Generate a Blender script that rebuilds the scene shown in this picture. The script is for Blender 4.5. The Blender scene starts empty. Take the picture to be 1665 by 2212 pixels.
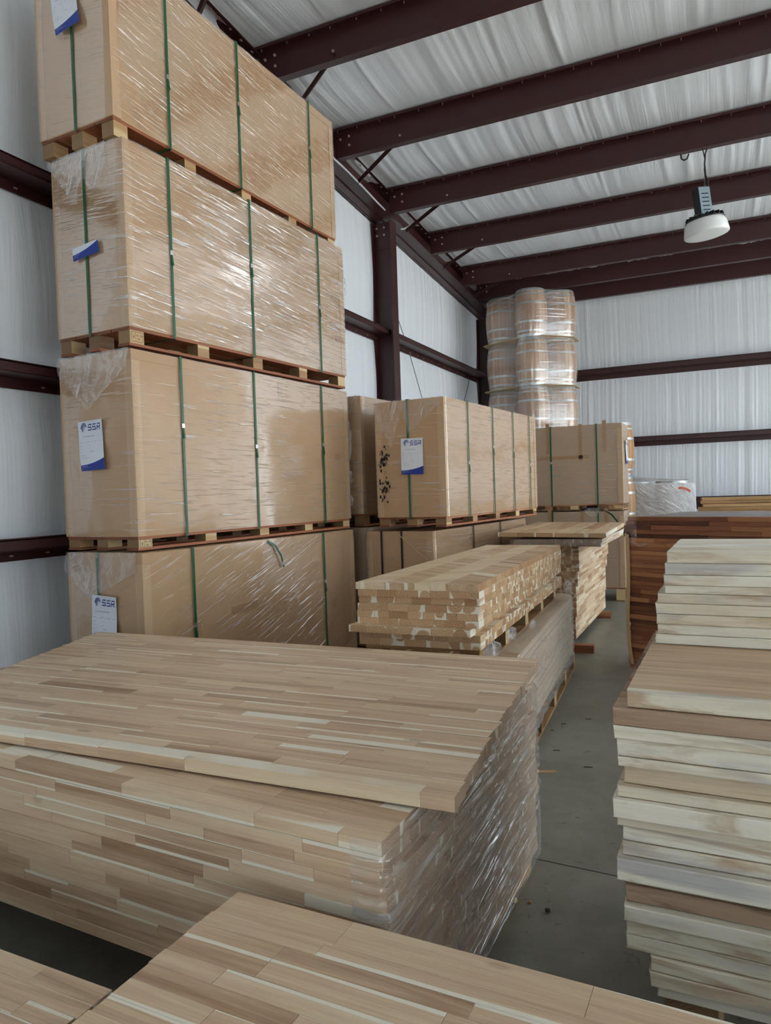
import bpy, bmesh, math, random
from mathutils import Vector, Matrix, noise
random.seed(7)
D = bpy.data
for _b in (D.objects, D.meshes, D.materials, D.curves, D.lights, D.cameras):
    for _i in list(_b): _b.remove(_i)
SC = bpy.context.scene
COL = SC.collection
PI = math.pi
R = math.radians

# ------------------------------------------------------------------ camera
cam = D.cameras.new('camera'); camo = D.objects.new('camera', cam); COL.objects.link(camo)
cam.sensor_fit = 'VERTICAL'; cam.sensor_height = 24.0
cam.lens = 24.0*1568.1/2212.0
cam.clip_start = .05; cam.clip_end = 200
_yaw, _pitch, _roll = R(-24.846), R(1.478), R(-1.892)
_f = Vector((math.sin(_yaw)*math.cos(_pitch), math.cos(_yaw)*math.cos(_pitch), -math.sin(_pitch)))
_r = Vector((math.cos(_yaw), -math.sin(_yaw), 0)); _u = _r.cross(_f)
_r2 = math.cos(_roll)*_r + math.sin(_roll)*_u
_u2 = -math.sin(_roll)*_r + math.cos(_roll)*_u
camo.matrix_world = Matrix(((_r2.x,_u2.x,-_f.x,0),(_r2.y,_u2.y,-_f.y,0),(_r2.z,_u2.z,-_f.z,1.55),(0,0,0,1)))
SC.camera = camo

# ------------------------------------------------------------------ sky, exposure, daylight through the doors
world = D.worlds.new('overcast_sky'); SC.world = world; world.use_nodes = True
_bg = world.node_tree.nodes['Background']
_bg.inputs[0].default_value = (.80, .91, 1.0, 1); _bg.inputs[1].default_value = 2.2
SC.view_settings.view_transform = 'Standard'; SC.view_settings.look = 'None'
SC.view_settings.gamma = 1; SC.view_settings.use_curve_mapping = False
SC.view_settings.exposure = 1.22
_sl = D.lights.new('sun', 'SUN'); _sl.energy = 9.0; _sl.angle = R(1.0); _sl.color = (1, .985, .97)
_so = D.objects.new('sun', _sl); COL.objects.link(_so); _so.rotation_euler = (R(28), R(18), 0)
# room: x -4.3 .. 9, y -12 .. 14.2; door openings (x0,x1,top) in the walls
XL, XR, YF, YB = -4.3, 9.0, -12.0, 14.2
DOORS_RIGHT = [(-3.4, -1.4, 3.2), (1.0, 6.2, 4.3), (7.6, 14.0, 4.8)]
DOORS_FRONT = [(.6, 5.0, 4.2)]
DOORS_BACK = [(6.6, 8.8, 3.4)]
SKY = (2.1, 4.7, 7.7, 10.6)                       # translucent roof panel, right of the view
def portal(x, y, z, w, h, rot):
    l = D.lights.new('daylight_portal', 'AREA'); l.shape = 'RECTANGLE'; l.size = w; l.size_y = h
    l.cycles.is_portal = True
    o = D.objects.new('daylight_portal', l); COL.objects.link(o); o.location = (x, y, z); o.rotation_euler = rot
for a, b, t in DOORS_RIGHT: portal(XR+.05, (a+b)/2, t/2, b-a, t, (PI/2, 0, PI/2))
for a, b, t in DOORS_FRONT: portal((a+b)/2, YF-.05, t/2, b-a, t, (PI/2, 0, 0))
for a, b, t in DOORS_BACK: portal((a+b)/2, YB+.05, t/2, b-a, t, (PI/2, 0, PI))
def zroof0(y): return 5.735 - .0765*(y-7.54)
def zroof(y): return 5.735 - .0765*(y-7.54)

# ------------------------------------------------------------------ node helpers
class NT:
    def __init__(s, name):
        s.m = D.materials.new(name); s.m.use_nodes = True; s.t = s.m.node_tree; s.t.nodes.clear()
    def n(s, typ, **kw):
        nd = s.t.nodes.new(typ)
        for k, v in kw.items():
            if k == 'ins':
                for kk, vv in v.items(): s.put(nd.inputs[kk], vv)
            else: setattr(nd, k, v)
        return nd
    def put(s, inp, v):
        if isinstance(v, bpy.types.NodeSocket): s.t.links.new(v, inp)
        elif isinstance(v, bpy.types.Node): s.t.links.new(v.outputs[0], inp)
        else:
            try: inp.default_value = v
            except Exception: inp.default_value = (*v, 1) if len(v) == 3 else v
    def math(s, op, a, b=0.0, c=0.0, clamp=False):
        nd = s.n('ShaderNodeMath', operation=op, use_clamp=clamp); s.put(nd.inputs[0], a); s.put(nd.inputs[1], b); s.put(nd.inputs[2], c); return nd.outputs[0]
    def vmath(s, op, a, b=(0,0,0)):
        nd = s.n('ShaderNodeVectorMath', operation=op); s.put(nd.inputs[0], a); s.put(nd.inputs[1], b); return nd.outputs[0]
    def mix(s, f, a, b, mode='MIX'):
        nd = s.n('ShaderNodeMix', data_type='RGBA', blend_type=mode, clamp_factor=True)
        s.put(nd.inputs[0], f); s.put(nd.inputs[6], c4(a)); s.put(nd.inputs[7], c4(b)); return nd.outputs[2]
    def noise(s, vec, scale=1.0, detail=3.0, rough=.55, dist=0.0):
        nd = s.n('ShaderNodeTexNoise'); s.put(nd.inputs['Vector'], vec); nd.inputs['Scale'].default_value = scale
        nd.inputs['Detail'].default_value = detail; nd.inputs['Roughness'].default_value = rough; nd.inputs['Distortion'].default_value = dist
        return nd.outputs['Fac']
    def ramp(s, f, *stops, interp='LINEAR'):
        nd = s.n('ShaderNodeValToRGB'); s.put(nd.inputs[0], f); e = nd.color_ramp.elements; nd.color_ramp.interpolation = interp
        while len(e) < len(stops): e.new(.5)
        for i, (p, c) in enumerate(stops):
            e[i].position = p; e[i].color = c4(c) if not isinstance(c, (int, float)) else (c, c, c, 1)
        return nd.outputs[0]
    def mr(s, v, a, b, c=0.0, d=1.0):
        nd = s.n('ShaderNodeMapRange'); s.put(nd.inputs[0], v)
        for i, x in enumerate((a, b, c, d)): nd.inputs[i+1].default_value = x
        return nd.outputs[0]
    def sep(s, v):
        nd = s.n('ShaderNodeSeparateXYZ'); s.put(nd.inputs[0], v); return nd.outputs
    def comb(s, x, y, z):
        nd = s.n('ShaderNodeCombineXYZ'); s.put(nd.inputs[0], x); s.put(nd.inputs[1], y); s.put(nd.inputs[2], z); return nd.outputs[0]
    def mapping(s, v, scale=(1,1,1), rot=(0,0,0), loc=(0,0,0)):
        nd = s.n('ShaderNodeMapping'); s.put(nd.inputs[0], v); nd.inputs[1].default_value = loc; nd.inputs[2].default_value = rot; nd.inputs[3].default_value = scale
        return nd.outputs[0]
    def bump(s, h, strength=.3, dist=.01):
        nd = s.n('ShaderNodeBump'); nd.inputs['Strength'].default_value = strength; nd.inputs['Distance'].default_value = dist; s.put(nd.inputs['Height'], h); return nd.outputs[0]
    def out(s, sh):
        o = s.n('ShaderNodeOutputMaterial'); s.put(o.inputs[0], sh); return s.m
    def bsdf(s, col, rough=.6, metal=0.0, normal=None, **kw):
        p = s.n('ShaderNodeBsdfPrincipled'); s.put(p.inputs['Base Color'], c4(col) if not isinstance(col, bpy.types.NodeSocket) else col)
        s.put(p.inputs['Roughness'], rough); p.inputs['Metallic'].default_value = metal
        if normal is not None: s.put(p.inputs['Normal'], normal)
        for k, v in kw.items(): s.put(p.inputs[k.replace('_', ' ')], v)
        return s.out(p.outputs[0])
def c4(c):
    if isinstance(c, bpy.types.NodeSocket): return c
    return (*c, 1) if len(c) == 3 else c
def srgb(r, g, b):
    f = lambda v: (v/255/12.92) if v <= 10 else ((v/255+.055)/1.055)**2.4
    return (f(r), f(g), f(b))
def simple(name, col, rough=.6, metal=0.0, nscale=0, namt=.15, bump=0):
    t = NT(name)
    if nscale:
        co = t.n('ShaderNodeTexCoord').outputs['Object']; nz = t.noise(co, nscale, 4)
        c = t.mix(nz, tuple(x*(1-namt) for x in col), tuple(min(1, x*(1+namt)) for x in col))
        return t.bsdf(c, rough, metal, t.bump(nz, bump, .01) if bump else None)
    return t.bsdf(col, rough, metal)

# local metres of a unit box scaled by the object (custom property sz), shifted at random per piece
def local_metres(t):
    tc = t.n('ShaderNodeTexCoord'); oi = t.n('ShaderNodeObjectInfo')
    sz = t.n('ShaderNodeAttribute', attribute_type='OBJECT', attribute_name='sz').outputs['Vector']
    p = t.vmath('MULTIPLY', tc.outputs['Object'], sz)
    rnd = oi.outputs['Random']
    off = t.comb(t.math('MULTIPLY', rnd, 91.7), t.math('MULTIPLY', rnd, 37.3), t.math('MULTIPLY', rnd, 53.9))
    return tc, oi, p, t.vmath('ADD', p, off), rnd, sz

def wood(name, dark, mid, light, sap, knots=.5, stain=None, rough=.55, endk=.72, endlim=.045, ringc=.16, ringf=900, stain2=None, endc2=None, endtone=.5):
    """glued hardwood staves: heartwood grain, a pale sapwood side, knots, ringed end grain on local +-x"""
    t = NT(name); tc, oi, p, q, rnd, sz_ = local_metres(t)
    cs = t.n('ShaderNodeSeparateColor'); t.put(cs.inputs[0], oi.outputs['Color']); tone, sapw, ang = cs.outputs
    g1 = t.noise(t.mapping(q, (1.6, 26, 26)), 1.0, 5, .6, .6)
    g2 = t.noise(t.mapping(q, (5, 190, 190)), 1.0, 3, .6)
    g3 = t.noise(t.mapping(q, (1.1, 7, 7)), 1.0, 2, .5)
    f = t.math('ADD', t.math('MULTIPLY', t.math('SUBTRACT', g1, .5), 1.1), tone)
    f = t.math('ADD', f, t.math('MULTIPLY', t.math('SUBTRACT', g3, .5), .5), clamp=True)
    heart = t.ramp(f, (.0, dark), (.5, mid), (1.0, light))
    if stain:
        st = t.ramp(t.noise(t.mapping(q, (2.2, 14, 14)), 1.0, 4, .6, 1.2), (.52, 0), (.66, 1))
        heart = t.mix(t.math('MULTIPLY', st, stain[1]), heart, stain[0])
    if stain2:
        st = t.ramp(t.noise(t.mapping(q, (1.5, 9, 9), (0, 0, 0), (3, 7, 1)), 1.0, 3, .55, .8), (.54, 0), (.70, 1))
        heart = t.mix(t.math('MULTIPLY', st, stain2[1]), heart, stain2[0])
    heart = t.mix(.25, heart, t.ramp(g2, (.3, tuple(x*.6 for x in dark)), (.7, light)), 'OVERLAY')
    # sapwood on one long side of the stave
    o = t.sep(tc.outputs['Object'])
    th = t.math('MULTIPLY', ang, 6.283)
    d = t.math('ADD', t.math('MULTIPLY', o[1], t.math('COSINE', th)), t.math('MULTIPLY', o[2], t.math('SINE', th)))
    wav = t.math('MULTIPLY', t.math('SUBTRACT', t.noise(t.mapping(q, (2.5, 2, 2)), 1.0, 2), .5), .25)
    sm = t.mr(t.math('ADD', t.math('SUBTRACT', d, t.math('SUBTRACT', .5, sapw)), wav), -.015, .02)
    side = t.mix(sm, heart, t.mix(g1, tuple(x*.86 for x in sap), sap))
    # knots
    if knots:
        v = t.n('ShaderNodeTexVoronoi', feature='F1'); t.put(v.inputs['Vector'], t.mapping(q, (1.0, 2.6, .5))); v.inputs['Scale'].default_value = 3.2
        kc = t.sep(v.outputs['Color'])[0]
        km = t.math('MULTIPLY', t.mr(v.outputs['Distance'], .14, .04), t.math('GREATER_THAN', kc, 1-knots*.5))
        ring = t.math('SINE', t.math('MULTIPLY', v.outputs['Distance'], 140))
        side = t.mix(t.math('MULTIPLY', km, t.math('ADD', .5, t.math('MULTIPLY', ring, .2))), side, tuple(x*.55 for x in dark))
    # end grain
    pc = t.sep(p)
    cy = t.math('MULTIPLY', t.math('SUBTRACT', t.math('FRACT', t.math('MULTIPLY', rnd, 17.3)), .5), .05)
    cz = t.math('MULTIPLY', t.math('SUBTRACT', t.math('FRACT', t.math('MULTIPLY', rnd, 29.7)), .5), .055)
    dy = t.math('SUBTRACT', pc[1], cy); dz = t.math('SUBTRACT', pc[2], cz)
    wob = t.math('MULTIPLY', t.math('SUBTRACT', t.noise(q, 30, 3), .5), .026)
    rr = t.math('ADD', t.math('SQRT', t.math('ADD', t.math('MULTIPLY', dy, dy), t.math('MULTIPLY', dz, dz))), wob)
    szy = t.math('MINIMUM', t.math('MAXIMUM', t.math('MULTIPLY', t.sep(sz_)[1], 14.5), .8), 8.0)
    rg = t.math('MULTIPLY_ADD', t.math('SINE', t.math('MULTIPLY', rr, ringf)), ringc, .5)
    endh = t.mix(t.math('ADD', rg, t.math('MULTIPLY', t.math('SUBTRACT', tone, .5), endtone), clamp=True), *(endc2 or (tuple(x*endk*.8 for x in dark), tuple(x*endk*1.12 for x in mid))))
    lim = t.math('MULTIPLY_ADD', t.math('FRACT', t.math('MULTIPLY', rnd, 71.1)), .03, endlim); lim = t.math('MULTIPLY', lim, szy)
    endc = t.mix(t.mr(t.math('SUBTRACT', rr, lim), -.004, .003), endh, tuple(x*.92 for x in sap))
    nx = t.math('ABSOLUTE', t.sep(tc.outputs['Normal'])[0])
    col = t.mix(t.math('GREATER_THAN', nx, .8), side, endc)
    return t.bsdf(col, rough, 0, t.bump(g2, .06, .002))

M = {}
M['acacia'] = wood('acacia', srgb(158,126,99), srgb(212,187,159), srgb(231,212,186), srgb(247,238,220), .85, rough=.40, endk=.9)
M['acacia_bright'] = wood('acacia_bright', srgb(170,132,98), srgb(214,188,156), srgb(232,214,186), srgb(244,234,212), .3, endk=.84, endlim=.027, ringc=.28, ringf=620, endc2=(srgb(164,122,82), srgb(216,180,138)), endtone=1.6)
M['brown_wood'] = wood('brown_wood', srgb(86,46,32), srgb(146,92,62), srgb(186,134,92), srgb(170,125,80), .3, endlim=.3)
M['pale_wood'] = wood('pale_wood', srgb(206,186,160), srgb(234,225,206), srgb(245,239,225), srgb(245,239,225), .2, (srgb(166,132,94), .7), endlim=.3, stain2=(srgb(168,168,172), .7))
M['brown_slab'] = wood('brown_slab', srgb(112,82,64), srgb(166,136,114), srgb(200,176,150), srgb(226,210,184), .5, (srgb(104,72,52), .7), endlim=.3)
M['pallet_wood'] = wood('pallet_wood', srgb(120,88,56), srgb(178,142,98), srgb(206,176,128), srgb(216,188,140), .3, endlim=.3)
M['orange_wood'] = wood('orange_wood', srgb(110,58,34), srgb(160,98,62), srgb(186,126,84), srgb(196,140,96), .2, endlim=.3)
M['lumber'] = wood('lumber', srgb(128,96,58), srgb(188,152,106), srgb(214,184,136), srgb(224,200,150), .4, endlim=.3)
M['barrel_oak'] = None

def kraft(name, base):
    t = NT(name); co = t.n('ShaderNodeTexCoord').outputs['Object']
    n1 = t.noise(t.mapping(co, (1, 1, 1)), 2.2, 4, .6); n2 = t.noise(t.mapping(co, (40, 40, 6)), 1.0, 3)
    c = t.mix(n1, tuple(x*.9 for x in base), tuple(x*1.08 for x in base))
    c = t.mix(t.math('MULTIPLY', n2, .25), c, tuple(x*.85 for x in base))
    return t.bsdf(c, .72, 0, t.bump(n1, .12, .02))
M['kraft'] = kraft('kraft', srgb(190,153,113))
M['kraft_edge'] = kraft('kraft_edge', srgb(198,164,127))
M['kraft_grey'] = kraft('kraft_grey', srgb(180,153,126))
M['tape'] = simple('tape', srgb(168,130,92), .3)
M['strap'] = simple('strap', srgb(22,92,58), .35, 0, 60, .3)
M['black_strap'] = simple('black_strap', srgb(26,26,28), .4)
M['clip'] = simple('clip', srgb(190,190,190), .3, .8)
M['steel_red'] = simple('steel_red', srgb(62,29,29), .42, 0, 3, .12)
M['screw'] = simple('screw', srgb(190,175,165), .35, .6)
M['white'] = simple('white', srgb(226,230,238), .5)
M['ink'] = simple('ink', srgb(52,56,66), .6)
M['logo_blue'] = simple('logo_blue', srgb(22,66,150), .5)
M['logo_pale'] = simple('logo_pale', srgb(84,120,184), .5)
M['footer_blue'] = simple('footer_blue', srgb(24,54,150), .5)
M['zinc'] = simple('zinc', srgb(200,205,204), .35, .85, 14, .2)
M['oak_head'] = simple('oak_head', srgb(176,128,78), .6, 0, 9, .2)
M['black_metal'] = simple('black_metal', srgb(22,23,26), .4, .3)
M['grey_metal'] = simple('grey_metal', srgb(128,146,150), .4, .3)
M['white_glass'] = simple('white_glass', srgb(232,234,232), .25)
M['conduit'] = simple('conduit', srgb(205,205,208), .4)
M['wire'] = simple('wire', srgb(30,30,32), .5)
M['cable'] = simple('cable', srgb(90,92,96), .4, .7)
M['grease'] = simple('grease', srgb(40,32,26), .7)
M['orange_ribbon'] = simple('orange_ribbon', srgb(238,120,90), .5)

def film(name, ang, streak=1.0, haze=.04, dens=60, gloss=.05, rough=.10, bstr=1.0, crumple=0.0, thr=.58, lump=.3, bd=.0035):
    """stretch film: see-through and glossy, smooth but for drawn-out wrinkles along an angle (uv in metres)"""
    t = NT(name); uv = t.n('ShaderNodeTexCoord').outputs['UV']
    rot = t.mapping(uv, (1, 1, 1), (0, 0, -ang))
    n1 = t.noise(t.mapping(rot, (2.6, dens, 1)), 1.0, 2, .5, .2); n2 = t.noise(t.mapping(rot, (9, dens*2.2, 1)), 1.0, 2, .5)
    n3 = t.noise(t.mapping(rot, (1.2, dens*.25, 1)), 1.0, 2, .5)
    big = t.noise(uv, 1.7, 2, .5); amt = t.mr(big, .34, .66, .5, 1.0)
    r1 = t.mr(n1, thr, thr+.14); r2 = t.math('MULTIPLY', t.mr(n2, thr+.03, thr+.13), .5)
    ridge = t.math('MULTIPLY', t.math('ADD', r1, r2), amt)
    h = t.math('ADD', ridge, t.math('MULTIPLY', n3, lump))
    if crumple: h = t.math('ADD', h, t.math('MULTIPLY', t.noise(uv, 34, 3, .6, 1.5), crumple))
    nrm = t.bump(h, bstr, bd)
    fr = t.n('ShaderNodeLayerWeight'); fr.inputs[0].default_value = .22
    gl = t.n('ShaderNodeBsdfGlossy'); gl.inputs['Roughness'].default_value = rough*1.4; gl.inputs['Color'].default_value = (1,1,1,1); t.put(gl.inputs['Normal'], nrm)
    tr = t.n('ShaderNodeBsdfTransparent')
    df = t.n('ShaderNodeBsdfDiffuse'); df.inputs['Color'].default_value = (.95,.95,.96,1)
    tl = t.n('ShaderNodeBsdfTranslucent'); tl.inputs['Color'].default_value = (.95,.95,.96,1)
    hz = t.n('ShaderNodeMixShader'); hz.inputs[0].default_value = .35; t.put(hz.inputs[1], df); t.put(hz.inputs[2], tl)
    hf = t.math('MULTIPLY_ADD', ridge, .26*streak, haze, clamp=True)
    m1 = t.n('ShaderNodeMixShader'); t.put(m1.inputs[0], hf); t.put(m1.inputs[1], tr); t.put(m1.inputs[2], hz)
    gf = t.math('ADD', t.math('MULTIPLY', fr.outputs['Fresnel'], .22), t.math('MULTIPLY_ADD', ridge, .5*gloss+.07*streak, gloss*.5), clamp=True)
    m2 = t.n('ShaderNodeMixShader'); t.put(m2.inputs[0], gf); t.put(m2.inputs[1], m1); t.put(m2.inputs[2], gl)
    return t.out(m2.outputs[0])
M['film_steep'] = film('film_steep', R(-7), 1.3, .02, 84, .02, thr=.59, lump=.2)
M['film_slant'] = film('film_slant', R(-4), 1.9, .03, 60, .13, .10, thr=.55, lump=.5)
M['film_level'] = film('film_level', R(-1), 1.7, .02, 52, .02, thr=.58, lump=.25)
M['film_up'] = film('film_up', R(20), 1.4, .02, 56, .02, thr=.58, lump=.2)
M['film_crumple'] = film('film_crumple', R(70), 1.4, .10, 30, .12, .14, 1.0, 1.0, bd=.008)
M['film_stack'] = film('film_stack', R(2), 2.0, .08, 46, .14, .12, 1.0, .1, thr=.54, bd=.005)
M['film_thick'] = film('film_thick', R(9), 1.0, .24, 40, .10, .18, .8, .15)
M['film_barrel'] = film('film_barrel', R(6), 1.0, .18, 30, .2, .14, .8)
M['film_foil'] = film('film_foil', R(-40), 2.4, .45, 26, .9, .28, 1.0, 4.0, thr=.5, bd=.008)

# vinyl insulation facing: faint pleats
M['skylight'] = None
def vinyl(name, axis):
    t = NT(name); co = t.n('ShaderNodeTexCoord').outputs['Object']
    s = [(9, 9, .35), (10, .16, 10)][axis]
    n1 = t.noise(t.mapping(co, s), 1.0, 4, .6, .4); n2 = t.noise(co, .35, 2)
    k = t.mr(n2, .35, .65, .15, 1.0)
    return t.bsdf(t.mix(n1, (.82,.86,.90), (.865,.90,.935)), .34, 0, t.bump(t.math('MULTIPLY', n1, k), .55, .03))
M['vinyl_wall'] = vinyl('vinyl_wall', 0)
M['vinyl_roof'] = vinyl('vinyl_roof', 1)

def concrete(name):
    t = NT(name); co = t.n('ShaderNodeTexCoord').outputs['Object']
    a = t.noise(co, .9, 5, .6, .4); b = t.noise(co, 7, 5, .65); c = t.noise(co, 60, 3)
    col = t.ramp(t.math('ADD', t.math('MULTIPLY', a, .7), t.math('MULTIPLY', b, .3)), (.3, srgb(96,94,84)), (.52, srgb(134,132,121)), (.75, srgb(162,160,149)))
    sp = t.ramp(t.noise(co, 19, 2, .5, 1.0), (.66, 0), (.76, .6))
    col = t.mix(sp, col, srgb(70,66,60))
    col = t.mix(t.math('MULTIPLY', c, .2), col, srgb(90,90,84))
    return t.bsdf(col, t.mr(a, .3, .7, .35, .55), 0, t.bump(b, .05, .01))
M['concrete'] = concrete('concrete')
M['joint_dark'] = simple('joint_dark', srgb(40,38,36), .8)
M['outside'] = simple('outside', srgb(205,203,198), .8)

# ------------------------------------------------------------------ object helpers
def link(name, me, parent=None):
    o = D.objects.new(name, me); COL.objects.link(o)
    if parent is not None: o.parent = parent
    return o
def tag(o, label, cat, group=None):
    o['label'] = label; o['category'] = cat
    if group: o['group'] = group
    return o
def thing(name, label, cat, loc=(0,0,0), rz=0.0, group=None):
    o = link(name, None); o.location = loc; o.rotation_euler = (0, 0, rz); o.empty_display_size = .1
    return tag(o, label, cat, group)
class MB:
    """collects boxes, tubes and lathes into one mesh"""
    def __init__(s): s.v = []; s.f = []; s.uv = {}; s.smooth = False
    def box(s, x0, y0, z0, x1, y1, z1):
        b = len(s.v); s.v += [(x0,y0,z0),(x1,y0,z0),(x1,y1,z0),(x0,y1,z0),(x0,y0,z1),(x1,y0,z1),(x1,y1,z1),(x0,y1,z1)]
        s.f += [tuple(b+i for i in q) for q in ((0,3,2,1),(4,5,6,7),(0,1,5,4),(1,2,6,5),(2,3,7,6),(3,0,4,7))]; return s
    def prism(s, poly, z0, z1):
        b = len(s.v); n = len(poly)
        s.v += [(x, y, z0) for x, y in poly] + [(x, y, z1) for x, y in poly]
        s.f += [tuple(b+i for i in reversed(range(n))), tuple(b+n+i for i in range(n))]
        s.f += [(b+i, b+(i+1) % n, b+n+(i+1) % n, b+n+i) for i in range(n)]; return s
    def bar(s, p, q, w, h=None, up=(0,0,1)):
        p, q = Vector(p), Vector(q); d = (q-p).normalized(); u = Vector(up); a = d.cross(u)
        if a.length < 1e-5: a = d.cross(Vector((1,0,0)))
        a.normalize(); u = a.cross(d); h = h or w; b = len(s.v)
        for e in (p, q):
            for i, j in ((-1,-1),(1,-1),(1,1),(-1,1)): s.v.append(tuple(e+a*i*w/2+u*j*h/2))
        s.f += [tuple(b+i for i in k) for k in ((0,3,2,1),(4,5,6,7),(0,1,5,4),(1,2,6,5),(2,3,7,6),(3,0,4,7))]; return s
    def tube(s, pts, r, n=8):
        pts = [Vector(p) for p in pts]; b = len(s.v)
        for i, p in enumerate(pts):
            d = (pts[min(i+1, len(pts)-1)]-pts[max(i-1, 0)]).normalized(); a = d.orthogonal().normalized()
            if i and prev is not None:
                a = (prev - d*prev.dot(d)).normalized()
            prev = a; c = d.cross(a)
            for k in range(n): s.v.append(tuple(p+(a*math.cos(2*PI*k/n)+c*math.sin(2*PI*k/n))*r))
        for i in range(len(pts)-1):
            for k in range(n): s.f.append((b+i*n+k, b+i*n+(k+1) % n, b+(i+1)*n+(k+1) % n, b+(i+1)*n+k))
        s.f += [tuple(b+k for k in reversed(range(n))), tuple(b+(len(pts)-1)*n+k for k in range(n))]; return s
    def lathe(s, prof, n=28, cx=0, cy=0, closed=True):
        b = len(s.v); m = len(prof)
        for k in range(n):
            a = 2*PI*k/n
            for r, z in prof: s.v.append((cx+r*math.cos(a), cy+r*math.sin(a), z))
        for k in range(n):
            for i in range(m-1):
                k2 = (k+1) % n; s.f.append((b+k*m+i, b+k2*m+i, b+k2*m+i+1, b+k*m+i+1))
        return s
    def grid(s, fn, nu, nv, uvfn=None):
        b = len(s.v)
        for j in range(nv+1):
            for i in range(nu+1):
                s.v.append(tuple(fn(i/nu, j/nv)))
                if uvfn: s.uv[len(s.v)-1] = uvfn(i/nu, j/nv)
        for j in range(nv):
            for i in range(nu):
                a = b+j*(nu+1)+i; s.f.append((a, a+1, a+nu+2, a+nu+1))
        return s
    def mesh(s, name, m, smooth=False):
        me = D.meshes.new(name); me.from_pydata(s.v, [], s.f); me.update()
        if s.uv:
            l = me.uv_layers.new(name='UVMap').data
            for lp in me.loops: l[lp.index].uv = s.uv.get(lp.vertex_index, (0, 0))
        if m: me.materials.append(m)
        if smooth or s.smooth: me.polygons.foreach_set('use_smooth', [True]*len(me.polygons))
        return me
    def obj(s, name, m, parent=None, smooth=False): return link(name, s.mesh(name, m, smooth), parent)
UNIT = {}
def unit(mk):
    if mk not in UNIT:
        UNIT[mk] = MB().box(-.5,-.5,-.5,.5,.5,.5).mesh('piece_'+mk, M[mk])
    return UNIT[mk]
def piece(name, parent, mk, x0, y0, z0, x1, y1, z1, axis='x', tone=None, sap=None, ang=None, turn=0.0):
    """a box piece; axis = direction of its grain; shares one unit mesh"""
    o = link(name, unit(mk), parent)
    o.location = ((x0+x1)/2, (y0+y1)/2, (z0+z1)/2)
    dx, dy, dz = x1-x0, y1-y0, z1-z0
    if axis == 'y': dx, dy = dy, dx; o.rotation_euler = (0, 0, PI/2+turn)
    elif axis == 'z': dx, dz = dz, dx; o.rotation_euler = (0, PI/2, turn)
    elif turn: o.rotation_euler = (0, 0, turn)
    o.scale = (dx, dy, dz); o['sz'] = (dx, dy, dz)
    if tone is None: tone = random.gauss(.5, .15)
    if sap is None:
        u = random.random(); sap = 0.0 if u < .5 else (random.uniform(.1, .4) if u < .88 else random.uniform(.6, 1.2))
    if ang is None: ang = random.choice((0, .25, .5, .75))+random.uniform(-.03, .03)
    o.color = (min(.95, max(.05, tone)), sap, ang % 1.0, 1)
    return o
ORD = ('first second third fourth fifth sixth seventh eighth ninth tenth eleventh twelfth thirteenth fourteenth fifteenth sixteenth seventeenth '
       'eighteenth nineteenth twentieth twenty-first twenty-second twenty-third twenty-fourth twenty-fifth twenty-sixth twenty-seventh twenty-eighth twenty-ninth thirtieth thirty-first thirty-second thirty-third thirty-fourth thirty-fifth thirty-sixth thirty-seventh thirty-eighth').split()
def nth(i): return 'topmost' if i == 0 else ORD[i]+' from the top'
_txt = {}
def text_data(s):
    if s not in _txt:
        c = D.curves.new('t', 'FONT'); c.body = s; c.size = 1; c.resolution_u = 2; o = D.objects.new('t', c); COL.objects.link(o)
        bpy.context.view_layer.update()
        me = D.meshes.new_from_object(o.evaluated_get(bpy.context.evaluated_depsgraph_get()))
        _txt[s] = ([tuple(v.co) for v in me.vertices], [tuple(p.vertices) for p in me.polygons]); D.objects.remove(o); D.curves.remove(c); D.meshes.remove(me)
    return _txt[s]
def add_text(mb, s, x, y, h, fn, squeeze=1.0):
    vs, fs = text_data(s); b = len(mb.v); mb.v += [tuple(fn(x+v[0]*h*squeeze, y+v[1]*h)) for v in vs]; mb.f += [tuple(b+i for i in f) for f in fs]

_t = NT('skylight'); _a = _t.n('ShaderNodeBsdfTranslucent'); _a.inputs[0].default_value = (.9,.92,.93,1); _b = _t.n('ShaderNodeBsdfDiffuse'); _b.inputs[0].default_value = (.8,.82,.83,1)
_m = _t.n('ShaderNodeMixShader'); _m.inputs[0].default_value = .3; _t.put(_m.inputs[1], _a); _t.put(_m.inputs[2], _b); M['skylight'] = _t.out(_m.outputs[0])

# ================================================================== STRUCTURE
def struct(name, o): o.name = name; o['kind'] = 'structure'; return o
# floor: slabs with a sawn joint between them
fl = struct('floor', MB().box(XL-.3, YF, -.16, XR+.3, YB+.3, -.012).obj('floor', M['joint_dark']))
def yj(x): return 2.926-.056*(x+.38)+.02        # the joint seen on the aisle
for (x0, x1, far) in ((XL-.3, 1.2, 0), (1.206, XR+.3, 0), (XL-.3, 1.2, 1), (1.206, XR+.3, 1)):
    a, b = yj(x0), yj(x1)
    if far: poly = [(x0, a+.004), (x1, b+.004), (x1, YB+.3), (x0, YB+.3)]
    else: poly = [(x0, YF), (x1, YF), (x1, b-.004), (x0, a-.004)]
    MB().prism(poly, -.012, 0).obj('concrete_slab', M['concrete'], fl)
og = MB().box(-60, -60, -.32, 60, 60, -.18).obj('ground', M['outside']); og['kind'] = 'structure'

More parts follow.
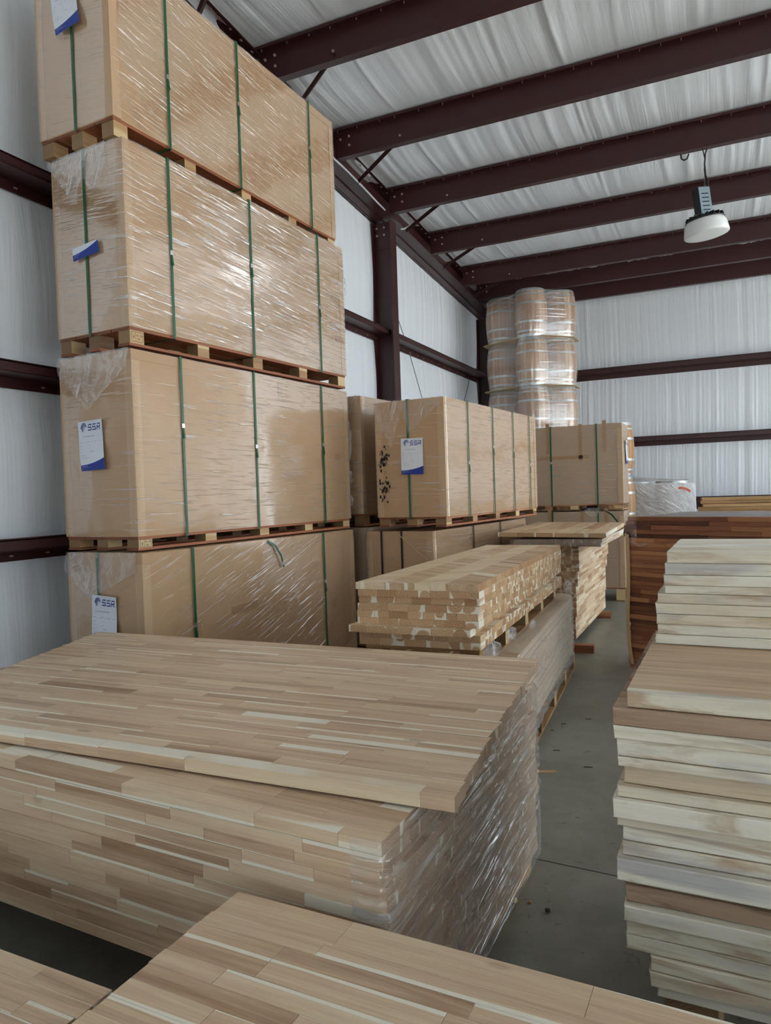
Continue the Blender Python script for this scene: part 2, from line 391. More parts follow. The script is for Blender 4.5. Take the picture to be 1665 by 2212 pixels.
def folds(x, seed, amp=.012):
    p = noise.noise(Vector((x*.55, seed, 0)))
    k = max(0, p+.15)
    return amp*(.35+1.4*k)*(noise.noise(Vector((x*9, seed+5, 0)))+.6*noise.noise(Vector((x*22, seed+9, 0))))
GIRTS = [(3.805, 3.655), (2.482, 2.33), (1.34, 1.18)]
def billow(z, zs, a):
    # blanket is pinched at the girts, bulges between them
    for lo, hi in zip(zs[:-1], zs[1:]):
        if lo <= z <= hi: u = (z-lo)/(hi-lo); return a*math.sin(PI*u)
    return 0
zs = [0, 1.26, 2.405, 3.73, 5.4]
def wall_l(u, v):
    y = YF+u*(YB-YF); z = v*(zroof(y)+.02)
    return (XL-.02+billow(z, zs, .035)+folds(y+.03*math.sin(z*1.2), 1)*(.5+.8*v), y, z)
w = MB().grid(wall_l, 980, 40).obj('wall_left', M['vinyl_wall'], None, True); struct('wall_left', w)
MB().box(XL-.3, YF-.1, -.16, XL-.12, YB+.3, 7).obj('wall_panel', M['white'], w)
def wall_b(u, v):
    x = XL+u*(3.0-XL); z = v*(zroof(YB)+.02)
    return (x, YB+.02-billow(z, zs, .04)-folds(x+.02*math.sin(z*1.3), 3, .012)*(.5+.8*math.sin(PI*min(1, v*1.3))), z)
w = MB().grid(wall_b, 620, 40).obj('wall_back', M['vinyl_wall'], None, True); struct('wall_back', w)
mb = MB(); mb.box(XL-.3, YB+.12, -.16, 3.0, YB+.3, 6.2)
for a, b, t in DOORS_BACK: mb.box(a, YB, t, b, YB+.2, 6.2)
mb.box(3.0, YB, 0, DOORS_BACK[0][0], YB+.2, 6.2).box(DOORS_BACK[0][1], YB, 0, XR, YB+.2, 6.2); mb.obj('wall_panel', M['vinyl_wall'], w)
mb = MB(); edges = [YF]+[e for a, b, t in DOORS_RIGHT for e in (a, b)]+[YB]
for i in range(0, len(edges), 2): mb.box(XR, edges[i], 0, XR+.15, edges[i+1], 7.0)
for a, b, t in DOORS_RIGHT: mb.box(XR, a, t, XR+.15, b, 7.0)
struct('wall_right', mb.obj('wall_right', M['vinyl_wall']))
mb = MB(); edges = [XL]+[e for a, b, t in DOORS_FRONT for e in (a, b)]+[XR]
for i in range(0, len(edges), 2): mb.box(edges[i], YF-.15, 0, edges[i+1], YF, 7.2)
for a, b, t in DOORS_FRONT: mb.box(a, YF-.15, t, b, YF, 7.2)
struct('wall_front', mb.obj('wall_front', M['vinyl_wall']))
# roof blanket sagging between purlins
PUR = [1.5+1.515*i for i in range(-5, 9)]            # purlin stations
PUR = [7.54+1.515*i for i in range(-9, 5)]
def roof(u, v):
    x = XL+u*(XR-XL); y = YF+v*(YB+.05-YF); s = ((y-7.54)/1.515) % 1.0
    sag = .055*math.sin(PI*s)
    bay = math.floor((y-7.54)/1.515); ln = x+.05*math.sin(y*1.1+x)
    wr = noise.noise(Vector((ln*6, bay*3.7, y*.05)))+.8*noise.noise(Vector((ln*15, bay*1.3, y*.06)))
    seam = max(0, 1-abs(((x+.4) % 1.83)-.9)/.02)*1.2
    wr += seam
    k = 1.0+1.6*max(0, noise.noise(Vector((x*.45, math.floor((y-7.54)/1.515), 2.2)))+.2)
    return (x, y, zroof(y)+.02-sag-.0075*k*wr*math.sin(PI*s)**.6)
cm = MB().grid(roof, 560, 320)
cm.f = [f for f in cm.f if not (SKY[0] < cm.v[f[0]][0] < SKY[1] and SKY[2] < cm.v[f[0]][1] < SKY[3])]
ce = cm.obj('ceiling', M['vinyl_roof'], None, True); struct('ceiling', ce)
MB().box(XL-.3, YF-.1, 7.4, SKY[0], YB+.3, 7.5).box(SKY[1], YF-.1, 7.4, XR+.3, YB+.3, 7.5).box(SKY[0], YF-.1, 7.4, SKY[1], SKY[2], 7.5).box(SKY[0], SKY[3], 7.4, SKY[1], YB+.3, 7.5).obj('roof_sheet', M['white'], ce)
# translucent roof panel where the blanket is cut away
x0, x1, y0, y1 = SKY
sk = MB(); sk.v = [(x0-.05, y0-.05, zroof(y0)+.06), (x1+.05, y0-.05, zroof(y0)+.06), (x1+.05, y1+.05, zroof(y1)+.06), (x0-.05, y1+.05, zroof(y1)+.06)]; sk.f = [(0, 1, 2, 3)]
struct('window_1', sk.obj('window_1', M['skylight']))

# ---- steel: purlins with bolts, screws and flange braces
def beam(name, label, loc=(0, 0, 0)): return thing(name, label, 'beam', loc)
def purlin(i, y, label):
    z = zroof(y); x0 = -3.98; x1 = XR-.05
    t = thing('roof_purlin', label, 'beam', (0, y, z))
    MB().box(x0, -.008, -.30, x1, 0, 0).box(x0, -.085, -.012, x1, -.008, 0).box(x0, -.085, -.028, x1, -.078, -.012) \
        .box(x0, 0, -.30, x1, .08, -.291).box(x0, .074, -.291, x1, .08, -.272).obj('web', M['steel_red'], t)
    mb = MB(); x = x0+.06
    while x < 4.5:
        mb.box(x-.004, -.047, -.035, x+.004, -.039, -.010); x += random.uniform(.17, .34)
    s = mb.obj('screw', M['screw'], t); s['kind'] = 'stuff'; s['label'] = 'row of small pale roofing screws'
    for bx, bz in ((-3.9, -.10), (-3.79, -.085), (-3.79, -.185)):
        MB().lathe([(0, 0), (.014, 0), (.014, .014), (0, .014)], 6).obj('bolt', M['screw'], t).matrix_local = Matrix.Translation((bx, -.008, bz)) @ Matrix.Rotation(PI/2, 4, 'X')
    # flange brace down to the rafter
    a, b = Vector((-3.14, -.02, -.25)), Vector((-3.985, .56, -.36))
    o = MB().bar(a, b, .05, .006, (0, 1, 0)).bar(a+Vector((0, .02, .022)), b+Vector((0, .02, .022)), .006, .05, (0, 1, 0)).obj('flange_brace', M['steel_red'], t)
    MB().lathe([(0, 0), (.013, 0), (.013, .014), (0, .014)], 6).obj('bolt', M['screw'], t).matrix_local = Matrix.Translation((-3.15, -.026, -.235)) @ Matrix.Rotation(PI/2, 4, 'X')
    return t
plabels = {7: 'dark red steel purlin highest up, crossing the very top left corner of the picture',
           8: 'dark red steel purlin whose brace ends above the middle strap of the top carton',
           9: 'dark red steel purlin starting beside the upper right corner of the top carton',
           10: 'dark red steel purlin that the lamp cord hangs from',
           11: 'dark red steel purlin passing just behind the driver box of the lamp',
           12: 'dark red steel purlin passing behind the white dome of the lamp',
           13: 'dark red steel purlin farthest back, close in front of the back wall eave'}
for i, l in plabels.items(): purlin(i, 7.54+1.515*(i-9) if i < 13 else 12.88, l)

# rafter along the left wall, following the roof
t = beam('rafter', 'dark red steel rafter running down along the top of the left wall', (0, 0, 0))
def sl(mb, x0, x1, dz0, dz1, y0=-1.0, y1=13.95):
    b = len(mb.v)
    for y in (y0, y1):
        z = zroof(y); mb.v += [(x0, y, z+dz0), (x1, y, z+dz0), (x1, y, z+dz1), (x0, y, z+dz1)]
    mb.f += [tuple(b+i for i in q) for q in ((0,3,2,1),(4,5,6,7),(0,1,5,4),(1,2,6,5),(2,3,7,6),(3,0,4,7))]
    return mb
sl(MB(), -4.26, -3.97, -.315, -.302).obj('bottom_flange', M['steel_red'], t)
sl(MB(), -4.135, -4.12, -.302, -.02).obj('web', M['steel_red'], t)
sl(sl(MB(), -4.26, -3.99, -.022, -.008), -3.99, -3.955, -.04, -.03).obj('top_flange', M['steel_red'], t)
sl(sl(MB(), -4.285, -4.26, -.33, -.30), -4.25, -4.15, -.33, -.318).obj('edge_angle', M['steel_red'], t)
mb = MB()
for i in range(60):
    y = 4.2+i*.155+random.uniform(-.03, .03); z = zroof(y); mb.box(-4.0, y-.018, z-.052, -3.985, y+.012, z-.044)
s = mb.obj('screw', M['screw'], t); s['kind'] = 'stuff'
# column in the left wall
t = beam('steel_column', 'dark red steel column standing against the left wall behind the cartons', (-4.15, 9.2, 0))
ztop = zroof(9.3)-.335
MB().box(-.14, -.005, 0, .14, .005, ztop).obj('web', M['steel_red'], t)
MB().box(.13, -.1, 0, .142, .1, ztop).obj('flange', M['steel_red'], t)
MB().box(-.142, -.1, 0, -.13, .1, ztop).obj('flange', M['steel_red'], t)
MB().box(-.128, -.016, ztop-.36, .128, -.005, ztop).obj('splice_plate', M['steel_red'], t)
for bx, bz in ((-.09, -.07), (.02, -.07), (-.09, -.17), (.02, -.17)):
    MB().lathe([(0, 0), (.015, 0), (.015, .016), (0, .016)], 6).obj('bolt', M['screw'], t).matrix_local = Matrix.Translation((bx, -.016, ztop+bz)) @ Matrix.Rotation(PI/2, 4, 'X')
t = beam('corner_column', 'dark red steel column in the far left corner beside the barrel tower', (-4.16, 13.95, 0))
MB().box(-.12, -.10, 0, .14, -.09, zroof(14.0)-.34).box(.13, -.20, 0, .14, .1, zroof(14.05)-.36).box(-.12, -.2, 0, -.11, .1, zroof(14.05)-.36).obj('web', M['steel_red'], t)
# girts: z sections, inner flange up, outer flange down
def girt(label, x0, x1, zt, zb, y=None, wall='left', lip=.012):
    """profile across the wall: inner flange (room side) rises from the web, outer flange drops at the wall"""
    zw = (zt+zb)/2
    t = beam('wall_girt', label, (0, 0, zw))
    def seg(mb, a0, b0, a1, b1):
        # a: across from wall liner to room (0 .. .2), b: height about zw
        if wall == 'left': mb.box(XL+.01+min(a0,a1), x0, min(b0,b1), XL+.01+max(a0,a1), x1, max(b0,b1))
        else: mb.box(x0, YB-.01-max(a0,a1), min(b0,b1), x1, YB-.01-min(a0,a1), max(b0,b1))
        return mb
    h = (zt-zb)/2
    seg(MB(), 0, -.003, .2, .003).obj('web', M['steel_red'], t)
    f = MB(); seg(f, .194, 0, .2, h-.008); n = 6
    for k in range(n):                                     # rounded lip
        a = PI/2*k/n; a2 = PI/2*(k+1)/n
        seg(f, .2-.012*(1-math.cos(a)), h-.012+.012*math.sin(a)-.004, .2-.012*(1-math.cos(a2))-.004, h-.012+.012*math.sin(a2))
    seg(f, .172, h-.004, .19, h); f.obj('flange', M['steel_red'], t)
    seg(MB(), 0, -h, .006, 0).obj('flange', M['steel_red'], t)
    mb = MB(); x = x0+.1
    while x < x1:
        if wall == 'left': mb.box(XL+.014, x-.013, -h*.62, XL+.024, x+.013, -h*.62+.01)
        x += random.uniform(.25, .4)
    if mb.v: s = mb.obj('screw', M['screw'], t); s['kind'] = 'stuff'
    return t
girt('dark red steel girt at the upper left picture edge, ending at the column', -1.0, 9.36, *GIRTS[0])
girt('dark red steel girt on the left wall between the column and the barrel tower', 9.215, 13.74, *GIRTS[0])
girt('dark red steel girt left of the second carton from the top, at the picture edge', -1.0, 13.74, *GIRTS[1])
girt('dark red steel girt with light catching its top lip, lowest at the left picture edge', -1.0, 13.74, *GIRTS[2])
girt('dark red steel girt on the back wall level with the middle barrels, upper of two', XL+.25, 2.95, 3.74, 3.55, wall='back')
girt('dark red steel girt on the back wall right of the far carton, lower of two', -1.9, 2.95, 2.43, 2.26, wall='back')
girt('dark steel girt low on the back wall beside the foil-wrapped barrels', XL+.25, 2.95, 1.31, 1.08, wall='back')
t = beam('eave_strut', 'dark red steel eave strut along the top of the back wall', (0, 13.6, zroof(13.6)))
MB().box(-3.9, -.01, -.328, 2.95, 0, -.005).box(-3.9, 0, -.328, 2.95, .07, -.318).box(-3.9, .064, -.318, 2.95, .07, -.295).obj('web', M['steel_red'], t)
MB().box(-3.9, 0, -.045, 2.95, .07, -.035).obj('flange', M['steel_red'], t)

# conduit along the rafter, bracing cables, loose wire
pts = [(-3.96, y, zroof(y)-.335-.012*math.sin(y*3)) for y in (6.6, 7.0, 7.4, 7.8, 8.2, 8.6, 8.85)]
tag(MB().tube(pts, .011).tube([(-3.95, 9.35, zroof(9.35)-.4), (-3.95, 9.45, zroof(9.45)-.36), (-3.93, 9.62, zroof(9.6)-.25)], .011).obj('conduit', M['conduit'], None, True),
    'thin white conduit clipped along the inner edge of the rafter', 'conduit')
tag(MB().tube([(-4.2, 9.22, 4.62), (-4.2, 10.02, 3.74)], .006, 6).tube([(-4.22, 10.15, 3.66), (-4.22, 10.7, 2.9)], .006, 6).obj('bracing_cable', M['cable']),
    'thin steel bracing cable slanting down the left wall from the column', 'cable')
tag(MB().tube([(-4.22, 13.1, 3.7), (-4.22, 12.3, 2.7)], .006, 6).obj('bracing_cable', M['cable']),
    'thin steel bracing cable slanting toward the barrel tower low on the left wall', 'cable')
tag(MB().tube([(-.345, 9.07, 5.30), (-.34, 9.07, 5.25), (-.315, 9.07, 5.225), (-.28, 9.07, 5.235), (-.26, 9.07, 5.285)], .009).obj('loop_of_wire', M['wire']),
    'short dark loop of wire hanging under the purlin left of the lamp cord', 'wire')

# high bay lamp
t = thing('high_bay_lamp', 'unlit high bay lamp with white dome and black driver box hanging from a purlin', 'lamp', (-.10, 9.09, 4.42))
tilt = Matrix.Rotation(R(-6), 4, 'Y') @ Matrix.Rotation(R(3), 4, 'X')
def lampart(name, mb, m, smooth=False, parent=t):
    o = mb.obj(name, m, parent, smooth)
    if parent is t: o.matrix_local = tilt
    return o
dome = lampart('dome', MB().lathe([(.0, -.085), (.12, -.083), (.215, -.078), (.235, -.072), (.240, -.064), (.236, -.03), (.225, .04), (.205, .085), (.185, .095)], 48), M['white_glass'], True)
hs = lampart('heat_sink', MB().lathe([(.0, .14), (.09, .14), (.14, .125), (.2, .10), (.212, .092), (.208, .082), (.0, .082)], 36), M['black_metal'])
f = MB()
for k in range(18):
    a = 2*PI*k/18; c, s_ = math.cos(a), math.sin(a); f.bar((.07*c, .07*s_, .135), (.2*c, .2*s_, .118), .008, .04)
f.obj('fin', M['black_metal'], hs)
dv = lampart('driver_box', MB().box(-.075, -.055, .14, .075, .055, .46), M['black_metal'])
dv.matrix_local = tilt @ Matrix.Rotation(R(38), 4, 'Z')
pl = MB().box(-.0, -.056, .15, .072, -.0555, .455); 
p = MB().box(.0755, -.052, .15, .0775, .052, .45).obj('side_plate', M['grey_metal'], dv)
q = MB().box(-.072, -.0575, .15, .072, -.0555, .45).obj('side_plate', M['grey_metal'], dv)
sl_ = MB()
for k in range(5):
    sl_.box(.0775, -.03, .19+k*.045, .0785, .03, .202+k*.045); sl_.box(-.045, -.0585, .19+k*.045, .045, -.0575, .202+k*.045)
sl_.obj('vent_slot', M['black_metal'], dv)
cd = MB().tube([(0, 0, .46), (.006, 0, .55), (-.004, 0, .66), (.004, 0, .78), (-.01, 0, .86), (-.02, -.01, .90)], .006, 6)
cd.tube([(.03, 0, .46), (.03, 0, .52), (.008, 0, .60), (.0, .004, .72), (.01, .004, .84), (.03, 0, .895)], .009, 8)
cd.obj('cord', M['wire'], t)
mb = MB()
for k in range(8): mb.box(-.008, -.003, .48+k*.025, .008, .003, .497+k*.025)
mb.obj('chain', M['clip'], t)

# ================================================================== STRAPPED CARTONS ON PALLETS
HORSE = [(0,.42),(.10,.62),(.22,.86),(.40,.98),(.62,.98),(.70,1.08),(.74,.96),(.86,.80),(1.0,.52),(.93,.42),(.84,.46),(.70,.60),(.56,.58),(.46,.44),(.40,.26),(.44,.06),(.33,-.12),(.22,.10),(.12,.28)]
def clip_half(poly, nx, ny, c):
    out = []
    for i in range(len(poly)):
        a, b = poly[i], poly[(i+1) % len(poly)]; da, db = a[0]*nx+a[1]*ny-c, b[0]*nx+b[1]*ny-c
        if da <= 0: out.append(a)
        if (da < 0 < db) or (db < 0 < da): s = da/(da-db); out.append((a[0]+(b[0]-a[0])*s, a[1]+(b[1]-a[1])*s))
    return out
def label_sheet(parent, cx, cz, w, h, yface, wave=.008, tiltdeg=0.0, cut=None, hidden_top=0.0):
    """printed sheet on the near face (local plane y = yface, facing -y)"""
    tl = R(tiltdeg); ct, st = math.cos(tl), math.sin(tl)
    def P(x, z, lift=0.0):                         # x 0..w, z 0..h on the sheet
        d = wave*(1+math.sin(z/h*6.2+.6)*.9+.3*math.sin(x/w*3+z*9))
        xs = x-w/2+wave*1.2*math.sin(z/h*5.2+1.2); zz = z-h/2
        return (cx+xs*ct-zz*st, yface-.007-d-lift, cz+xs*st+zz*ct)
    o = MB().grid(lambda u, v: P(u*w, v*(h-hidden_top)), 8, 20).obj('label_sheet', M['white'], parent, True)
    mb = MB()
    b = len(mb.v)
    def foot(u, v): top = h*(.115+.115*u**2.2); return P(u*w, v*top, .0008)
    MB().grid(foot, 14, 4).obj('footer', M['footer_blue'], o)
    if hidden_top > h*.5:
        tx = MB(); tp = lambda x, y: P(x, y, .0016)
        add_text(tx, 'SSR VINA CO., LTD', .05*w, h*.085, h*.02, tp); add_text(tx, 'Address: Vietnam', .05*w, h*.05, h*.016, tp)
        tx.obj('footer_lettering', M['white'], o); return o
    lg = MB(); lw = .27*w; lx, lz = .10*w, h*.80
    for k in range(-9, 16):                       # horse head cut into slanting stripes
        n = (.87, -.5); c0 = k*.105
        pl = clip_half(clip_half(HORSE, n[0], n[1], c0+.066), -n[0], -n[1], -c0)
        if len(pl) >= 3:
            b = len(lg.v); lg.v += [P(lx+x*lw, lz+y*lw*.92, .001) for x, y in pl]; lg.f.append(tuple(range(b, b+len(pl))))
    # SSR in split strokes
    def bar(x0, z0, x1, z1, sk=0.0):
        b = len(lg.v); lg.v += [P(x0, z0, .001), P(x1, z0, .001), P(x1+sk, z1, .001), P(x0+sk, z1, .001)]; lg.f.append((b, b+1, b+2, b+3))
    cw, ch, th = .15*w, .125*h, .021*h
    for k in range(2):
        x = .41*w+k*.185*w; z = h*.805
        bar(x, z, x+cw, z+th, .0); bar(x+cw-th*.9, z+th, x+cw, z+ch*.5); bar(x+.01*w, z+ch*.42, x+cw-th*.6, z+ch*.42+th)
        bar(x, z+ch*.5, x+th*.9, z+ch*.72); bar(x+.012*w, z+ch-th, x+cw, z+ch, .004)
    x = .78*w; z = h*.805
    bar(x, z, x+th*.9, z+ch*.7); bar(x, z+ch*.36, x+cw*.9, z+ch*.36+th); bar(x+cw-th, z+ch*.45, x+cw, z+ch*.75); bar(x+.012*w, z+ch-th, x+cw, z+ch, .004)
    b = len(lg.v); lg.v += [P(x+cw*.42, z+ch*.38, .001), P(x+cw*.66, z+ch*.38, .001), P(x+cw*1.02, z, .001), P(x+cw*.78, z, .001)]; lg.f.append((b, b+1, b+2, b+3))
    lg.obj('logo', M['logo_blue'], o)
    tx = MB(); tp = lambda x, y: P(x, y, .001)
    add_text(tx, 'ACACIA WOOD SIDE A.U PANEL', .17*w, h*.685, h*.026, tp, .88)
    for s, x, z in (('Thickness', .05, .575), ('38', .31, .565), ('Width', .37, .578), ('635', .53, .57), ('Length', .64, .578), ('2440', .84, .575), ('Grade', .06, .505), ('A/U', .42, .505),
                    ('Pieces', .07, .44), ('30', .44, .44), ('Date', .08, .375), ('07/10/2022', .46, .375), ('Pallet number', .09, .305), ('1', .5, .305), ('Origin: Made in Vietnam', .09, .255)):
        add_text(tx, s, x*w, z*h, h*.02, tp)
    tx.obj('lettering', M['ink'], o)
    tx = MB(); tp = lambda x, y: P(x, y, .0016)
    add_text(tx, 'SSR VINA CO., LTD', .05*w, h*.085, h*.02, tp); add_text(tx, 'Wood panels and furniture, Binh Duong Province, Vietnam', .05*w, h*.06, h*.012, tp); add_text(tx, 'Website', .05*w, h*.03, h*.013, tp); add_text(tx, 'Tel', .62*w, h*.03, h*.013, tp)
    tx.obj('footer_lettering', M['white'], o)
    return o
def flap(parent, x0, x1, ztop, drop, y, seed, name='film_flap', mat='film_crumple', amp=.022):
    """crumpled film hanging over the near face from the top edge, down to a point"""
    def fn(u, v):
        x = x0+u*(x1-x0); prof = drop(u); z = ztop+.003-v*prof
        nz = noise.noise(Vector((x*16, z*9, seed)))+.7*noise.noise(Vector((x*38, z*20, seed+4)))
        return (x+.012*noise.noise(Vector((z*14, x*5, seed+8)))*v, y-.012-amp*v*.6-amp*.55*nz*(.3+v), z)
    return MB().grid(fn, 34, 26, lambda u, v: (x0+u*(x1-x0), ztop-v*drop(u))).obj(name, M[mat], parent, True)
def load(label, nr, th, w, l, z0, zp, z1, straps=(), end_strap=.5, filmm='film_slant', kr='kraft', sheet=None, flaps=(), strap_m='strap', buckles=True, stamp=False, bottom='long', film_drop=0.0, tapes=(), seed=1, group=None, along='y', dirs='blocks'):
    rnd = random.Random(seed)
    d = Vector((math.sin(th), math.cos(th))); n = Vector((math.cos(th), -math.sin(th)))
    c = Vector(nr)+d*(l/2)-n*(w/2)
    t = thing('carton_load', label, 'pallet load', (c.x, c.y, z0), -th, group)
    hp = zp-z0; X, Y = w/2, l/2; H = z1-z0-.013
    # pallet
    nb = 4
    for k in range(nb):
        bw = w/nb; piece('deck_board', t, 'orange_wood', -X+k*bw+.004, -Y, hp-.018, -X+(k+1)*bw-.004, Y, hp, 'y', rnd.gauss(.55, .2), 0)
    bz0 = .018 if bottom else 0.0; first = None
    for yy in [-Y+.06+i*(l-.12)/4 for i in range(5)]:
        for xx in (-X+.055, 0, X-.055):
            b = piece('block', t, 'pallet_wood', xx-.05, yy-.055, bz0, xx+.05, yy+.055, hp-.018, 'y', rnd.gauss(.55, .25), rnd.choice((0, .3, 0)))
            if xx > .1 and first is None: first = b
    if bottom == 'long':
        for xx in (-X+.055, 0, X-.055): piece('bottom_board', t, 'orange_wood', xx-.05, -Y, 0, xx+.05, Y, .018, 'y', rnd.gauss(.5, .2), 0)
    elif bottom == 'cross':
        for yy in (-Y+.06, 0, Y-.06): piece('bottom_board', t, 'pallet_wood', -X, yy-.05, 0, X, yy+.05, .018, 'x', rnd.gauss(.5, .2), 0)
    if stamp:
        mb = MB(); fn = lambda x, y: (first.location.x+.0512, first.location.y+x, first.location.z+y)
        q = hp*.16
        for a0, b0, a1, b1 in ((-.045, -q*1.6, .045, -q*1.6+.0022), (-.045, q*1.6, .045, q*1.6+.0022), (-.045, -q*1.6, -.0428, q*1.6), (.0428, -q*1.6, .045, q*1.6), (-.012, -q*1.6, -.0105, q*1.6)):
            b = len(mb.v); mb.v += [fn(a0, b0), fn(a1, b0), fn(a1, b1), fn(a0, b1)]; mb.f.append((b, b+1, b+2, b+3))
        add_text(mb, 'VN - 009', -.006, .004, .014, fn); add_text(mb, 'MB', .004, -.016, .014, fn)
        add_text(mb, 'Y', -.036, -.014, .03, fn)
        mb.obj('stamp', M['ink'], t)
    # carton with lid band, corner boards, tape
    def bulge(u): return 0.0
    bx = MB()
    def face(p, q, seed2):                       # one side, faintly bulging
        p, q = Vector(p), Vector(q); nn = Vector((q.y-p.y, p.x-q.x)).normalized()
        def fn(u, v):
            e = p.lerp(q, u); k = .006*math.sin(PI*u)*math.sin(PI*v)+.003*noise.noise(Vector((u*3*(q-p).length, v*3, seed2)))*min(1, 8*u, 8*(1-u))*min(1, 6*v, 6*(1-v))
            return (e.x+nn.x*k, e.y+nn.y*k, hp+v*(H-hp))
        bx.grid(fn, 14, 10)
    cs = [(-X, -Y), (X, -Y), (X, Y), (-X, Y)]
    for i in range(4): face(cs[i], cs[(i+1) % 4], seed+i)
    b = len(bx.v); bx.v += [(x, y, H) for x, y in cs]+[(x, y, hp) for x, y in cs]; bx.f += [(b, b+1, b+2, b+3), (b+7, b+6, b+5, b+4)]
    carton = bx.obj('carton', M[kr], t)
    MB().box(-X-.004, -Y-.004, H-.062, X+.004, -Y+.0, H+.002).box(X, -Y, H-.062, X+.004, Y+.004, H+.002).box(-X-.004, -Y, H-.062, -X, Y+.004, H+.002).box(-X, Y, H-.062, X, Y+.004, H+.002).box(-X, -Y, H-.001, X, Y, H+.0025).obj('lid', M[kr], carton)
    for sx, sy in ((1, -1), (-1, -1), (1, 1)):
        x, y = sx*X, sy*Y; mb = MB(); a = .058
        mb.box(min(x, x-sx*a)-(.006 if sx < 0 else -.0), y-(.006 if sy < 0 else 0), hp+.002, max(x, x-sx*a)+(.006 if sx > 0 else 0), y+(.006 if sy > 0 else 0), H-.064)
        mb.box(x-(.006 if sx < 0 else 0), min(y, y-sy*a), hp+.002, x+(.006 if sx > 0 else 0), max(y, y-sy*a), H-.064)
        mb.obj('corner_board', M['kraft_edge'], carton)
    for fc, a, zz, tw, tz in tapes:
        if fc == 'r': mb = MB().box(X+.004, -Y+a*l-tw/2, zz*H-tz/2, X+.0065, -Y+a*l+tw/2, zz*H+tz/2)
        else: mb = MB().box(-X+a*w-tw/2, -Y-.0075, zz*H-tz/2, -X+a*w+tw/2, -Y-.005, zz*H+tz/2)
        mb.obj('tape', M['tape'], carton)
    # straps across, and one lengthwise
    e = .0175; sw = .0098
    for i, a in enumerate(straps):
        y = -Y+a*l; dy = rnd.uniform(-.008, .008)
        mb = MB(); mb.box(X+e-.002, y-sw, hp-.022, X+e, y+sw, H+.006).box(-X-e, y-sw, hp-.022, -X-e+.002, y+sw, H+.008).box(-X-e, y-sw, H+.006, X+e, y+sw, H+.008).box(-X-e, y-sw, hp-.022, X+e, y+sw, hp-.02)
        o = mb.obj('strap', M[strap_m], t)
        if buckles and i != len(straps)-1 or (buckles and rnd.random() < .5):
            zb = H*rnd.uniform(.42, .66)
            MB().box(X+e-.001, y-sw*1.25, zb, X+e+.003, y+sw*1.25, zb+.028).obj('clip', M['clip'], o)
            MB().bar((X+e+.001, y+.001, zb), (X+e+.008, y+.004, zb-.07), sw*1.6, .001, (1, 0, 0)).obj('strap_tail', M[strap_m], o)
    for es in ([] if end_strap is None else end_strap if isinstance(end_strap, tuple) else [end_strap]):
        x = -X+es*w
        mb = MB().box(x-sw, -Y-e, hp-.022, x+sw, -Y-e+.002, H+.0085).box(x-sw, Y+e-.002, hp-.022, x+sw, Y+e, H+.0085).box(x-sw, -Y-e, H+.0065, x+sw, Y+e, H+.0085)
        o = mb.obj('strap', M[strap_m], t)
    if sheet: label_sheet(t, -X+sheet[0]*w, sheet[1]-z0, sheet[2], sheet[3], -Y-.016, *sheet[4:])
    # film: right, near and far faces and back, one skin with wrinkles
    if filmm:
        per = [0, l, l+w, 2*l+w, 2*(l+w)]; pts = [(X, Y), (X, -Y), (-X, -Y), (-X, Y), (X, Y)]
        tot = per[-1]; f_ = .0135
        zb = hp-film_drop
        def fn(u, v):
            s = u*tot; i = 0
            while i < 3 and s > per[i+1]: i += 1
            q = (s-per[i])/(per[i+1]-per[i]); x = pts[i][0]+(pts[i+1][0]-pts[i][0])*q; y = pts[i][1]+(pts[i+1][1]-pts[i][1])*q
            k = f_+.004*(noise.noise(Vector((s*3, v*5, seed)))+.5*noise.noise(Vector((s*11, v*14, seed))))
            edge = min(q, 1-q)*(per[i+1]-per[i]); k2 = min(1, edge/.03)
            nn = [(1, 0), (0, -1), (-1, 0), (0, 1)][i]
            return (x*(1+.010/X)+nn[0]*(k-.0115), y*(1+.010/Y)+nn[1]*(k-.0115), zb+v*(H+.004-zb))
        nu = int(tot/.045)
        MB().grid(fn, nu, 22, lambda u, v: (-u*tot, zb+v*(H-zb))).obj('stretch_film', M[filmm], t, True)
    for fl_ in flaps: flap(t, -X+fl_[0]*w, -X+fl_[1]*w, H+.006, fl_[2], -Y-.006, seed+fl_[3] if len(fl_) > 3 else seed)
    return t, X, Y, hp, H
tri = lambda pk, lo, hi: (lambda u: lo+(hi-lo)*max(0, 1-abs(u-pk)/(pk if u < pk else (1-pk))))
# the tower by the left wall, from the floor up
t1 = load('strapped cardboard carton at the bottom of the tall tower, its label sheet torn', (-3.19, 3.36), R(3.6), .66, 2.47, 0, .10, 1.243, (.17, .80), .43, 'film_up', 'kraft',
     (.53, .80, .215, .34, .012, -3), ((.0, .95, tri(.35, .12, .30), 3),), seed=11, tapes=(('r', .38, .62, .30, .06), ('r', .86, .5, .06, .07)))
